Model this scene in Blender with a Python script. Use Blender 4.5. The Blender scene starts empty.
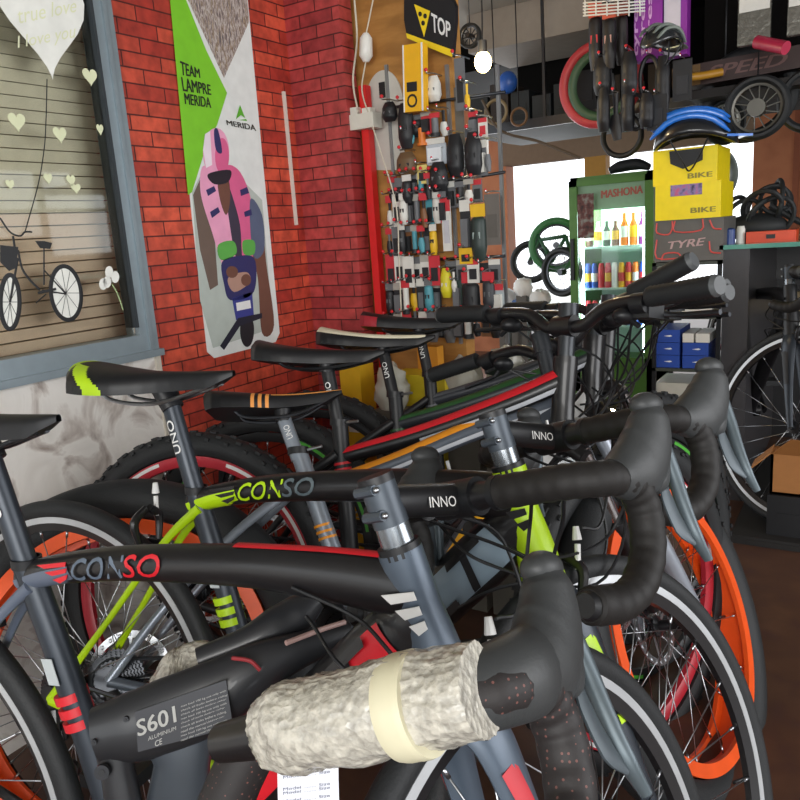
import bpy, math, random
from mathutils import Vector, Matrix
sc = bpy.context.scene
col = sc.collection
PI = math.pi
# ---------------------------------------------------------------- camera, sky, lights, exposure
RT = Vector((0.851, 0.521, -0.0683)).normalized()
FW = Vector((-0.523, 0.825, -0.215)).normalized()
UP = RT.cross(FW).normalized(); RT = FW.cross(UP).normalized()
EYE = Vector((0, 0, 1.1025)); FPX = 753.7
cd = bpy.data.cameras.new('camera'); cam = bpy.data.objects.new('camera', cd); col.objects.link(cam)
cam.matrix_world = Matrix.Translation(EYE) @ Matrix((RT, UP, -FW)).transposed().to_4x4()
cd.sensor_width = 36; cd.lens = 36 * FPX / 800; cd.clip_start = .02
sc.camera = cam
w = bpy.data.worlds.new('sky'); sc.world = w; w.use_nodes = True
bg = w.node_tree.nodes['Background']; bg.inputs[0].default_value = (.93, .97, 1, 1); bg.inputs[1].default_value = 2.2
def area(name, loc, target, sx, sy, power, colr):
    l = bpy.data.lights.new(name, 'AREA'); l.shape = 'RECTANGLE'; l.size = sx; l.size_y = sy; l.energy = power; l.color = colr
    o = bpy.data.objects.new(name, l); col.objects.link(o); o.location = loc
    o.rotation_euler = (Vector(target) - Vector(loc)).to_track_quat('-Z', 'Y').to_euler(); return o
area('daylight_from_shopfront', (.9, -2.3, 2.0), (-1.1, 1.2, .9), 2.4, 1.7, 150, (1, .985, .96))
area('added_fill_right', (2.7, 1.6, 1.3), (-1, 1.2, .6), 2.6, 1.5, 75, (.97, .98, 1))  # soft fill added from the right to raise the ambient light
area('daylight_far_opening', (-2.2, 5.9, 1.2), (-1.3, 1.2, .5), 1.4, 1.2, 45, (.93, .97, 1))
sc.view_settings.view_transform = 'Standard'; sc.view_settings.look = 'None'
sc.view_settings.exposure = 0.0; sc.view_settings.gamma = 1; sc.view_settings.use_curve_mapping = False

# ---------------------------------------------------------------- helpers
def ray(px, py): return FW + RT * ((px - 400) / FPX) - UP * ((py - 400) / FPX)
def onx(px, py, X): d = ray(px, py); return EYE + d * ((X - EYE.x) / d.x)
def ony(px, py, Y): d = ray(px, py); return EYE + d * ((Y - EYE.y) / d.y)
def atd(px, py, D): return EYE + ray(px, py) * D
def V(*a): return Vector(a)
def srgb(h):
    if isinstance(h, str):
        c = [int(h[i:i+2], 16) / 255 for i in (0, 2, 4)]
    else: c = h
    return tuple(x / 12.92 if x <= .04045 else ((x + .055) / 1.055) ** 2.4 for x in c)
MC = {}
def mat(h, rough=.5, metal=0, bump=0, bscale=200, emis=0, name=None, vary=.06, spec=.5, coat=0, trans=0):
    key = (h, rough, metal, bump, bscale, emis, vary, spec, coat, trans)
    if key in MC: return MC[key]
    m = bpy.data.materials.new(name or 'paint_' + str(h)); m.use_nodes = True; nt = m.node_tree
    b = nt.nodes['Principled BSDF']; c = srgb(h)
    tc = nt.nodes.new('ShaderNodeTexCoord'); nz = nt.nodes.new('ShaderNodeTexNoise'); nz.inputs['Scale'].default_value = 25
    nt.links.new(tc.outputs['Object'], nz.inputs['Vector'])
    mx = nt.nodes.new('ShaderNodeMix'); mx.data_type = 'RGBA'
    mx.inputs['A'].default_value = (*[x * (1 - vary * 2) for x in c], 1); mx.inputs['B'].default_value = (*[min(1, x * (1 + vary * 2)) for x in c], 1)
    nt.links.new(nz.outputs['Fac'], mx.inputs['Factor']); nt.links.new(mx.outputs['Result'], b.inputs['Base Color'])
    b.inputs['Roughness'].default_value = rough; b.inputs['Metallic'].default_value = metal
    b.inputs['Specular IOR Level'].default_value = spec; b.inputs['Coat Weight'].default_value = coat
    b.inputs['Transmission Weight'].default_value = trans
    if emis: b.inputs['Emission Color'].default_value = (*c, 1); b.inputs['Emission Strength'].default_value = emis
    if bump:
        n2 = nt.nodes.new('ShaderNodeTexNoise'); n2.inputs['Scale'].default_value = bscale; nt.links.new(tc.outputs['Object'], n2.inputs['Vector'])
        bp = nt.nodes.new('ShaderNodeBump'); bp.inputs['Strength'].default_value = bump; bp.inputs['Distance'].default_value = .002
        nt.links.new(n2.outputs['Fac'], bp.inputs['Height']); nt.links.new(bp.outputs['Normal'], b.inputs['Normal'])
    MC[key] = m; return m

def smooth(pts, n=8):
    P = [Vector(p) for p in pts]
    if len(P) < 3: return P
    Q = [P[0] * 2 - P[1]] + P + [P[-1] * 2 - P[-2]]; out = []
    for i in range(1, len(Q) - 2):
        for k in range(n):
            t = k / n; a, b, c, d = Q[i-1], Q[i], Q[i+1], Q[i+2]
            out.append(.5 * ((2 * b) + (c - a) * t + (2 * a - 5 * b + 4 * c - d) * t * t + (3 * b - a - 3 * c + d) * t ** 3))
    out.append(P[-1]); return out
def lerp_list(L, n):
    if not isinstance(L, (list, tuple)): return [L] * n
    out = []
    for i in range(n):
        t = i / (n - 1) * (len(L) - 1); k = min(int(t), len(L) - 2); out.append(L[k] + (L[k+1] - L[k]) * (t - k))
    return out
class MB:
    def __init__(s): s.v = []; s.f = []; s.m = []; s.s = []
    def add(s, vs, fs, mi=0, sm=True):
        o = len(s.v); s.v += [Vector(x) for x in vs]
        for q in fs: s.f.append([o + i for i in q]); s.m.append(mi); s.s.append(sm)
        return s
    def sweep(s, pts, rv, rh=None, n=14, side=(0, 1, 0), mi=0, a0=0, a1=2 * PI, caps=True, closed=False):
        pts = [Vector(p) for p in pts]; N = len(pts); rv = lerp_list(rv, N); rh = rv if rh is None else lerp_list(rh, N)
        full = abs(a1 - a0 - 2 * PI) < 1e-6; m = n if full else n + 1; vs = []; S = Vector(side) if side else None
        for i, p in enumerate(pts):
            if closed: T = pts[(i + 1) % N] - pts[i - 1]
            else: T = pts[min(i + 1, N - 1)] - pts[max(i - 1, 0)]
            T = T.normalized() if T.length > 1e-9 else V(1, 0, 0)
            if S is None: S = T.orthogonal()
            Sx = S - T * S.dot(T)
            if Sx.length < 1e-4: Sx = T.orthogonal()
            Sx.normalize()
            if side is None: S = Sx
            Nn = T.cross(Sx)
            for k in range(m):
                a = a0 + (a1 - a0) * k / n; vs.append(p + Sx * rh[i] * math.cos(a) + Nn * rv[i] * math.sin(a))
        fs = []
        for i in range(N if closed else N - 1):
            j = (i + 1) % N
            for k in range(n):
                k2 = (k + 1) % m if full else k + 1
                fs.append((i * m + k, i * m + k2, j * m + k2, j * m + k))
        s.add(vs, fs, mi)
        if full and caps and not closed: s.add(vs[:m], [list(range(m))[::-1]], mi, False); s.add(vs[-m:], [list(range(m))], mi, False)
        return s
    def tube(s, pts, r, n=8, mi=0, k=8, caps=True): return s.sweep(smooth(pts, k) if k else pts, r, n=n, side=None, mi=mi, caps=caps)
    def lathe(s, prof, n=64, c=(0, 0, 0), mi=0, axis='y', closed=True, sm=True, arc=(0, 2 * PI)):
        # prof: list of (radius, offset along the axis)
        c = Vector(c); vs = []; M_ = len(prof); full = abs(arc[1] - arc[0] - 2 * PI) < 1e-6; NN = n if full else n + 1
        for i in range(NN):
            a = arc[0] + (arc[1] - arc[0]) * i / n; ca, sa = math.cos(a), math.sin(a)
            for r, h in prof:
                vs.append(c + (V(r * ca, h, r * sa) if axis == 'y' else V(r * ca, r * sa, h) if axis == 'z' else V(h, r * ca, r * sa)))
        fs = []
        for i in range(n):
            j = (i + 1) % NN
            for k in range(M_ if closed else M_ - 1):
                k2 = (k + 1) % M_; fs.append((i * M_ + k, i * M_ + k2, j * M_ + k2, j * M_ + k))
        return s.add(vs, fs, mi, sm)
    def box(s, c, d, mi=0, rot=None):
        c = Vector(c); x, y, z = [q / 2 for q in d]
        vs = [V(a * x, b * y, e * z) for a in (-1, 1) for b in (-1, 1) for e in (-1, 1)]
        if rot is not None: vs = [rot @ q for q in vs]
        return s.add([c + q for q in vs], [(0, 1, 3, 2), (4, 6, 7, 5), (0, 4, 5, 1), (2, 3, 7, 6), (0, 2, 6, 4), (1, 5, 7, 3)], mi, False)
    def bx(s, x0, x1, y0, y1, z0, z1, mi=0): return s.box(((x0+x1)/2, (y0+y1)/2, (z0+z1)/2), (abs(x1-x0), abs(y1-y0), abs(z1-z0)), mi)
    def prism(s, pts, ext, mi=0, sm=False):
        pts = [Vector(p) for p in pts]; e = Vector(ext); n = len(pts)
        s.add(pts + [p + e for p in pts], [list(range(n))[::-1], list(range(n, 2 * n))] + [(i, (i + 1) % n, n + (i + 1) % n, n + i) for i in range(n)], mi, sm); return s
    def ball(s, c, r, mi=0, n=14, m=9):
        c = Vector(c); r = (r,) * 3 if not isinstance(r, (tuple, list)) else r; vs = []; fs = []
        for i in range(m + 1):
            t = PI * i / m
            for k in range(n):
                a = 2 * PI * k / n; vs.append(c + V(r[0] * math.sin(t) * math.cos(a), r[1] * math.sin(t) * math.sin(a), r[2] * math.cos(t)))
        for i in range(m):
            for k in range(n): fs.append((i * n + k, (i + 1) * n + k, (i + 1) * n + (k + 1) % n, i * n + (k + 1) % n))
        return s.add(vs, fs, mi)
    def build(s, name, mats, parent=None, T=None, label=None):
        me = bpy.data.meshes.new(name); vs = [T @ q for q in s.v] if T is not None else s.v
        me.from_pydata([tuple(q) for q in vs], [], s.f); me.update()
        for q in (mats if isinstance(mats, (list, tuple)) else [mats]): me.materials.append(q)
        me.polygons.foreach_set('material_index', s.m); me.polygons.foreach_set('use_smooth', s.s)
        import bmesh
        b = bmesh.new(); b.from_mesh(me); bmesh.ops.remove_doubles(b, verts=b.verts, dist=1e-6); bmesh.ops.recalc_face_normals(b, faces=b.faces)
        for e in b.edges:
            if len(e.link_faces) == 2 and e.calc_face_angle(0) > .7: e.smooth = False
        b.to_mesh(me); b.free()
        o = bpy.data.objects.new(name, me); col.objects.link(o)
        if parent: o.parent = parent
        if label: o['label'] = label
        return o
def tag(o, label, cat, group=None, kind=None):
    o['label'] = label; o['category'] = cat
    if group: o['group'] = group
    if kind: o['kind'] = kind
    return o
def struct(o): o['kind'] = 'structure'; return o
def empty(name, loc, label=None, cat=None, group=None, M=None):
    o = bpy.data.objects.new(name, None); col.objects.link(o); o.empty_display_size = .05
    if M is not None: o.matrix_world = M
    else: o.location = loc
    if label: tag(o, label, cat, group)
    return o
TX = {}
def text2d(body, size=1, shear=0):
    key = body
    if key not in TX:
        cu = bpy.data.curves.new('lettering', 'FONT'); cu.body = body; cu.size = 1; cu.resolution_u = 3; cu.fill_mode = 'BOTH'
        o = bpy.data.objects.new('lettering', cu); col.objects.link(o)
        dg = bpy.context.evaluated_depsgraph_get(); me = bpy.data.meshes.new_from_object(o.evaluated_get(dg))
        vs = [v.co.copy() for v in me.vertices]; fs = [list(p.vertices) for p in me.polygons]
        bpy.data.objects.remove(o); bpy.data.curves.remove(cu); bpy.data.meshes.remove(me)
        x0 = min(v.x for v in vs); y0 = min(v.y for v in vs); x1 = max(v.x for v in vs); y1 = max(v.y for v in vs)
        TX[key] = ([((v.x - x0) / (x1 - x0), (v.y - y0) / (y1 - y0)) for v in vs], fs)
    return TX[key]
def text_quad(body, a, b, c, d, mi, mb, bold=0, push=None):
    # a bottom-left, b bottom-right, c top-right, d top-left
    vs, fs = text2d(body); a, b, c, d = map(Vector, (a, b, c, d))
    offs = [(0, 0)] if not bold else [(0, 0), (bold, 0), (0, bold), (bold, bold)]
    nrm = (b - a).cross(d - a).normalized()
    for i, (ox, oy) in enumerate(offs):
        mb.add([(a * (1 - u) + b * u) * (1 - v) + (d * (1 - u) + c * u) * v + (b - a) * ox + (d - a) * oy + nrm * i * .0001 for u, v in vs], fs, mi, False)
BLK = mat('16171a', .45); RUB = mat('1d1f21', .62, bump=.3, bscale=350); TAPE = mat('1f1d1c', .6, bump=.1, bscale=500, spec=.35)
MBLK = mat('19181a', .35, .0, coat=.15); STEEL = mat('b9bcc0', .28, 1); DSTEEL = mat('4a4c50', .35, .9); WHITE = mat('e8e8e6', .5)
SLATE = mat('566270', .38, .25); DSLATE = mat('343a42', .35, .35); LIME = mat('b8e010', .4); RED = mat('d3202c', .4); ORANGE = mat('f0581c', .42)
CHROME = mat('d8dadd', .15, 1); YEL = mat('f2d21a', .5); DARKP = mat('222326', .3, .2)

# ---------------------------------------------------------------- bicycle pieces (x forward, y left, z up)
def steer_matrix(bot, top, s):
    d = (Vector(top) - Vector(bot)).normalized()
    return Matrix.Translation(bot) @ Matrix.Rotation(s, 4, d) @ Matrix.Translation(-Vector(bot))
def wheel(parent, name, M, R, tw, rim_o, rim_depth, rimw, mats, nspk=24, knob=0, rotor=False, cassette=False, track=None, spoke_m=None, valve=True, spr=.0011):
    tyre_m, rim_m, rim_m2 = mats; mb = MB(); rd = rim_depth
    if track:   # braking surface then darker inner part
        mb.lathe([(rim_o, -rimw/2), (rim_o, rimw/2), (rim_o - track, rimw/2), (rim_o - track, -rimw/2)], 96, mi=0)
        mb.lathe([(rim_o - track, -rimw/2 + .0008), (rim_o - track, rimw/2 - .0008), (rim_o - rd, .005), (rim_o - rd, -.005)], 96, mi=1)
    elif rimw > .05:   # wide single-wall rim
        mb.lathe([(rim_o + .004, -rimw/2), (rim_o - rd, -rimw/2), (rim_o - rd, -rimw/2 + .010), (rim_o - .006, -rimw/2 + .014), (rim_o - .004, 0), (rim_o - .006, rimw/2 - .014), (rim_o - rd, rimw/2 - .010), (rim_o - rd, rimw/2), (rim_o + .004, rimw/2), (rim_o + .002, 0)], 96, mi=0)
    else:
        mb.lathe([(rim_o, -rimw/2), (rim_o, rimw/2), (rim_o - rd * .6, rimw/2), (rim_o - rd, rimw/4), (rim_o - rd, -rimw/4), (rim_o - rd * .6, -rimw/2)], 96, mi=0)
        mb.lathe([(rim_o - .004, -rimw/2 - .0006), (rim_o - .004, -rimw/2 - .0008), (rim_o - rd * .5, -rimw/2 - .0008), (rim_o - rd * .5, -rimw/2 - .0006)], 20, mi=1, arc=(.2, 1.3))
        mb.lathe([(rim_o - .004, -rimw/2 - .0006), (rim_o - .004, -rimw/2 - .0008), (rim_o - rd * .5, -rimw/2 - .0008), (rim_o - rd * .5, -rimw/2 - .0006)], 20, mi=1, arc=(3.6, 4.6))
        mb.lathe([(rim_o - .004, -rimw/2 - .0006), (rim_o - .004, -rimw/2 - .0008), (rim_o - rd * .5, -rimw/2 - .0008), (rim_o - rd * .5, -rimw/2 - .0006)], 20, mi=1, arc=(1.9, 2.6))
    wo = mb.build(name, [rim_m, rim_m2], parent); wo.matrix_local = M
    t = MB(); c = (R + rim_o) / 2 - .002; hr = R - c; prof = []
    for k in range(15):
        a = -PI * .78 + k / 14 * PI * 1.56; prof.append((c + hr * math.cos(a), tw / 2 * math.sin(a)))
    t.lathe(prof, 120)
    if knob:
        nk = int(2 * PI * R / .026)
        for i in range(nk):
            a = 2 * PI * i / nk; rot = Matrix.Rotation(-a, 3, 'Y')
            for y, l in ((-tw*.3, .013), (tw*.3, .013)) if i % 2 else ((0, .016), (-tw*.44, .010), (tw*.44, .010)):
                rr = c + hr * math.sqrt(max(0, 1 - (y / (tw / 2)) ** 2)); t.box(rot @ V(rr, y, 0), (knob, tw * .2, l), rot=rot)
    t.build('tyre', tyre_m, wo)
    h = MB(); h.lathe([(.0, -.05), (.008, -.05), (.009, -.036), (.022, -.034), (.022, -.029), (.012, -.024), (.012, .024), (.022, .029), (.022, .034), (.009, .036), (.008, .05), (0, .05)], 20, closed=False)
    h.build('hub', DARKP, wo)
    if rotor:
        r = MB()
        for k in range(2): pass
        r.lathe([(.08, .038), (.08, .040), (.066, .040), (.066, .038)], 48)
        for k in range(6):
            a = k * PI / 3; r.sweep([V(.02 * math.cos(a), .039, .02 * math.sin(a)), V(.068 * math.cos(a + .5), .039, .068 * math.sin(a + .5))], .004, .001, n=6, side=(0, 1, 0))
        for k in range(24):
            a = k * PI / 12; r.ball((.073 * math.cos(a), .039, .073 * math.sin(a)), (.0045, .003, .0045), n=6, m=4)
        r.build('brake_disc', STEEL, wo)
    if cassette:
        r = MB()
        for k in range(7):
            ro = .05 - k * .0045; y = -.034 - k * .004; n = 36 - 3 * k
            pts = [V((ro + (.003 if i % 2 else 0)) * math.cos(2*PI*i/(2*n)), y, (ro + (.003 if i % 2 else 0)) * math.sin(2*PI*i/(2*n))) for i in range(2 * n)]
            r.prism(pts, (0, -.0015, 0))
        r.build('cassette', DSTEEL, wo)
    if valve:
        vv = MB(); vv.sweep([V(rim_o - rd, 0, 0), V(rim_o - rd - .035, 0, 0)], .0028, n=8, side=(0, 1, 0)); vv.build('valve', BLK, wo)
    base = None
    for i in range(nspk):
        a = 2 * PI * i / nspk; s = 1 if i % 2 else -1; sk = (1 if (i // 2) % 2 else -1) * .55
        if i < 4:
            p0 = V(.020 * math.cos(sk), s * .031, .020 * math.sin(sk)); p1 = V(rim_o - rd + .002, s * .002 if rimw < .05 else s * rimw * .3, 0)
            d = (p0 - p1).normalized(); sp = MB(); sp.sweep([p0, p1], spr, n=5, side=(0, 1, 0)); sp.sweep([p1, p1 + d * .014], .0024, n=6, side=(0, 1, 0), mi=1)
            o = sp.build('spoke', [spoke_m or STEEL, STEEL], wo)
            if i == 0: base = []
            base.append(o)
        else:
            o = base[i % 4].copy(); col.objects.link(o); o.parent = wo
        o.matrix_local = Matrix.Rotation(-a, 4, 'Y')
    return wo
def saddle(parent, tail, nose, mats, style):
    L = nose[0] - tail[0]; mb = MB(); n = 84; W = [.045, .066, .071, .071, .068, .060, .048, .036, .027, .021, .018, .017, .016, .012, .004]
    ws = lerp_list(W, n); vs = []; m = 37
    for i in range(n):
        t = i / (n - 1); x = tail[0] + L * t; zc = tail[1] + (nose[1] - tail[1]) * t + .012 * (1 - t) ** 2 * (1 - 2 * t if t < .5 else 0) - .004 * math.sin(PI * t)
        dep = .050 - .026 * t ** .7; dep *= min(1, .35 + 5 * (1 - t)); w_ = ws[i]
        if i == 0: dep *= .5; zc -= .008
        for k in range(m):
            a = PI * k / (m - 1); ca, sa = math.cos(a), math.sin(a)
            vs.append(V(x, w_ * (abs(ca) ** .75) * (1 if ca > 0 else -1), zc - dep + dep * (sa ** .6 if sa > 1e-6 else 0)))
    fs = []; mi = []
    for i in range(n - 1):
        for k in range(m - 1):
            fs.append((i * m + k, (i + 1) * m + k, (i + 1) * m + k + 1, i * m + k + 1)); t = (i + .5) / (n - 1); q = 0; kf = k + .5; k0_ = k; k = int(k / 3)
            if style == 'lime': l_ = abs(kf - 18) / 18; q = 1 if (abs(t - (.05 + .22 * l_ ** 1.4)) < .055 and l_ > .2) or (t < .04 and l_ < .6) else 0
            if style == 'stripes': q = 1 if (k in (3, 8) and t > .48) or (int(t * 40) in (14, 16, 18) and (k < 6 or k > 5)) else 0
            if style == 'cream': q = 1 if 2 <= k <= 9 and t < .93 else 0
            if style == 'redtail': q = 1 if t < .2 and (k < 2 or k > 9) else 0
            k = k0_; mi.append(q)
        fs.append((i * m, i * m + m - 1, (i + 1) * m + m - 1, (i + 1) * m)); mi.append(0)
    fs.append(list(range(m))); mi.append(0)
    for f_, q in zip(fs, mi): mb.f.append(list(f_)); mb.m.append(q); mb.s.append(True)
    mb.v = vs; so = mb.build('saddle', mats, parent)
    r = MB(); zt = tail[1] - .03
    for s in (-1, 1):
        r.tube([(tail[0] + .05, s * .03, zt), (tail[0] + .08, s * .024, zt - .022), (tail[0] + .17, s * .022, zt - .024), (nose[0] - .03, s * .008, nose[1] - .022)], .0035, mi=0)
    r.build('saddle_rail', STEEL if style == 'lime' else DSTEEL, so)
    return so
def crank(parent, bb, ang, L=.165, m=None, ring=.09):
    m = m or MBLK; c = MB(); x, z = bb
    n = 44; y = -.045
    for rr, yy in ((ring, y), (ring * .76, y + .008)):
        pts = [V(x + (rr + (.003 if i % 2 else 0)) * math.cos(2*PI*i/(2*n)), yy, z + (rr + (.003 if i % 2 else 0)) * math.sin(2*PI*i/(2*n))) for i in range(2 * n)]
        inn = [V(x + rr * .8 * math.cos(2*PI*i/(2*n)), yy, z + rr * .8 * math.sin(2*PI*i/(2*n))) for i in range(2 * n)]
        N = 2 * n; e = V(0, -.002, 0); vs = pts + inn + [p + e for p in pts] + [p + e for p in inn]
        c.add(vs, [(i, (i+1) % N, N + (i+1) % N, N + i) for i in range(N)] + [(2*N + i, 3*N + i, 3*N + (i+1) % N, 2*N + (i+1) % N) for i in range(N)] + [(i, 2*N + i, 2*N + (i+1) % N, (i+1) % N) for i in range(N)] + [(N + i, N + (i+1) % N, 3*N + (i+1) % N, 3*N + i) for i in range(N)], 0, False)
    for k in range(5):
        a = ang + k * 2 * PI / 5; c.sweep([V(x, y, z), V(x + ring * .82 * math.cos(a), y, z + ring * .82 * math.sin(a))], .009, .004, n=8)
    co = c.build('chainring', DSTEEL, parent)
    for s in (-1, 1):
        a = ang + (0 if s < 0 else PI); yy = s * .062; q = V(x + L * math.cos(a), yy, z + L * math.sin(a))
        k = MB(); k.sweep([V(x, yy, z), V(x, yy, z) + (q - V(x, yy, z)) * .5, q], [.018, .012, .014], [.008, .006, .007], n=12); ka = k.build('crank_arm', m, parent)
        pd = MB(); pd.box(q + V(0, s * .05, 0), (.085, .075, .02)); pd.sweep([q, q + V(0, s * .09, 0)], .006, n=8, side=(1, 0, 0)); pd.build('pedal', BLK, ka)
    return co
def chain(parent, bb, ax, r1, r2, y=-.046):
    d = Vector((ax[0] - bb[0], 0, ax[1] - bb[1])); L = d.length; u = d.normalized(); nn = V(-u.z, 0, u.x)
    c0 = V(bb[0], y, bb[1]); c1 = V(ax[0], y, ax[1]); pts = []
    for i in range(13): a = -PI/2 + PI * i / 12; pts.append(c0 - u * r1 * math.cos(a) + nn * r1 * math.sin(a))
    for i in range(13): a = PI/2 - PI * i / 12; pts.append(c1 + u * r2 * math.cos(a) + nn * r2 * math.sin(a))
    m = MB(); m.sweep(pts, .004, .003, n=6, closed=True); m.build('chain', DSTEEL, parent)
    # rear derailleur
    q = c1 + V(.02, -.01, -.09); dm = MB(); dm.sweep([c1 + V(0, -.012, -.02), c1 + V(.01, -.02, -.055)], .014, .01, n=10)
    dm.lathe([(.016, -.003), (.016, .003), (.005, .003), (.005, -.003)], 20, c=c1 + V(.015, -.008, -.06)); dm.lathe([(.016, -.003), (.016, .003), (.005, .003), (.005, -.003)], 20, c=q + V(.02, 0, -.03))
    dm.sweep([c1 + V(.015, -.012, -.06), q + V(.02, -.004, -.03)], .006, .002, n=8); dm.build('rear_derailleur', MBLK, parent)
def side_text(parent, name, body, P0, P1, h, rv, rh, m, side=-1, italic=.38, voff=0, eps=.0018, label=None, bold=.02):
    vs, fs = text2d(body); P0 = V(P0[0], 0, P0[1]); P1 = V(P1[0], 0, P1[1]); d = (P1 - P0); L = d.length; d.normalize(); up = V(-d.z, 0, d.x)
    mb = MB()
    for q, (ox, oy) in enumerate(((0, 0), (bold, 0), (0, bold * 1.5))):
        pts = []
        for u, v in vs:
            t = voff + (v + oy - .5) * h; y = side * (rh * math.sqrt(max(.05, 1 - (t / rv) ** 2)) + eps + q * .0001)
            pts.append(P0 + d * (u * L + ox * L * .15 + italic * t) + up * t + V(0, y, 0))
        mb.add(pts, fs, 0, False)
    return mb.build(name, m, parent, label=label)
def tubemesh(mb, pts, rv, rh, mi=0, n=18, k=8): return mb.sweep(smooth([V(p[0], p[2] if len(p) > 2 else 0, p[1]) for p in pts], k), rv, rh, n=n, mi=mi)
def shell(parent, name, pts, rv, rh, a0, a1, m, k=8, n=10, eps=.0012, label=None):
    mb = MB(); P = smooth([V(p[0], 0, p[1]) for p in pts], k); ex = lambda L: [q + eps for q in L] if isinstance(L, list) else L + eps
    mb.sweep(P, ex(rv), ex(rh), n=n, a0=a0, a1=a1); return mb.build(name, m, parent, label=label)
def cable(parent, pts, r=.0022, m=None, T=None): mb = MB(); mb.tube(pts, r, n=6, k=8); return mb.build('cable', m or BLK, parent, T=T)
def caliper(parent, c, T, boot):
    mb = MB(); c = Vector(c)
    for s in (-1, 1):
        mb.sweep(smooth([c + V(.03, s * .004, .03), c + V(.034, s * .028, .01), c + V(.03, s * .022, -.03)], 4), [.007, .008, .005], [.006, .007, .005], n=8, side=(1, 0, 0))
        mb.box(c + V(.026, s * .016, -.032), (.045, .008, .009), 0)
    mb.sweep([c + V(.032, -.022, .012), c + V(.034, -.024, .045)], .004, n=8, side=(1, 0, 0), mi=1)
    mb.sweep([c + V(.034, -.024, .05), c + V(.034, -.024, .068)], [.0065, .004], n=8, side=(1, 0, 0), mi=1)
    return mb.build('brake_caliper', [MBLK, WHITE], parent, T=T)
def drop_half(parent, CL, s, T, mtape, full=False):
    # one half of a drop handlebar; s=-1 right, +1 left
    cx, cz = CL; P = lambda u, v, w_: V(cx + u, s * w_, cz + v)
    tape = MB(); pts = smooth([P(0, 0, .055), P(.002, 0, .10), P(.006, 0, .135), P(.022, -.001, .158), P(.05, -.002, .164), P(.078, -.010, .164), P(.094, -.038, .163), P(.088, -.078, .162), P(.058, -.108, .161), P(.02, -.118, .160), P(-.028, -.114, .160)], 14)
    rr = [.0178 + .0004 * math.cos(i / len(pts) * 2 * PI * 21) for i in range(len(pts))]; rr[-1] = .015
    tape.sweep(pts, rr, n=16, side=None); tp = tape.build('bar_tape', mtape, parent, T=T)
    e = MB(); e.sweep([pts[-1], pts[-1] + V(-.006, 0, .0008)], [.014, .011], n=14, side=(0, 1, 0)); e.build('bar_end_plug', BLK, tp, T=T)
    e = MB(); e.sweep([P(0, 0, .05), P(0, 0, .058)], .0188, n=16, side=(1, 0, 0)); e.build('finishing_band', BLK, tp, T=T)
    hood = MB(); hp = smooth([P(.044, -.001, .1635), P(.070, .004, .164), P(.098, .014, .165), P(.118, .034, .166), P(.128, .058, .167), P(.129, .080, .167)], 6)
    hood.sweep(hp, [.0188, .028, .035, .037, .033, .027, .014], [.0188, .020, .022, .022, .021, .019, .011], n=20)
    hood.ball(hp[-1] - V(0, 0, .004), (.024, .016, .014)); hood.sweep(smooth([P(.10, .0, .165), P(.122, -.004, .166), P(.138, .018, .167)], 5), [.014, .017, .012], [.014, .014, .011], n=14)
    if full: hood.sweep(smooth([P(.004, .0, .130), P(.022, .001, .150), P(.050, .004, .163), P(.08, .008, .164)], 5), [.0225, .026, .029, .030], [.0215, .0225, .022, .020], n=20)
    ho = hood.build('brake_hood', mat('37393a', .5, bump=.1, bscale=300), parent, T=T)
    b = MB(); b.box(P(.157, .052, .150), (.004, .003, .030), rot=Matrix.Rotation(-.25, 3, 'Y')); b.sweep([P(.132, .012, .145), P(.132, .012, .142)], .0045, n=10, side=(1, 0, 0)); b.build('hood_trim', WHITE, ho, T=T)
    lv = MB(); lp = smooth([P(.146, .034, .170), P(.150, .0, .174), P(.149, -.035, .179), P(.152, -.066, .184), P(.164, -.092, .188)], 6)
    lv.sweep(lp, [.009, .009, .007, .006, .004], [.007, .0075, .008, .008, .005], n=12)
    l2 = smooth([P(.128, .004, .170), P(.126, -.026, .174), P(.132, -.055, .179), P(.148, -.074, .184)], 6); lv.sweep(l2, [.004, .012, .012, .003], [.003, .003, .003, .002], n=10, mi=1)
    lv.build('brake_lever', [mat('59646a', .42, .4), mat('4d565c', .45, .3)], parent, T=T)

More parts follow.
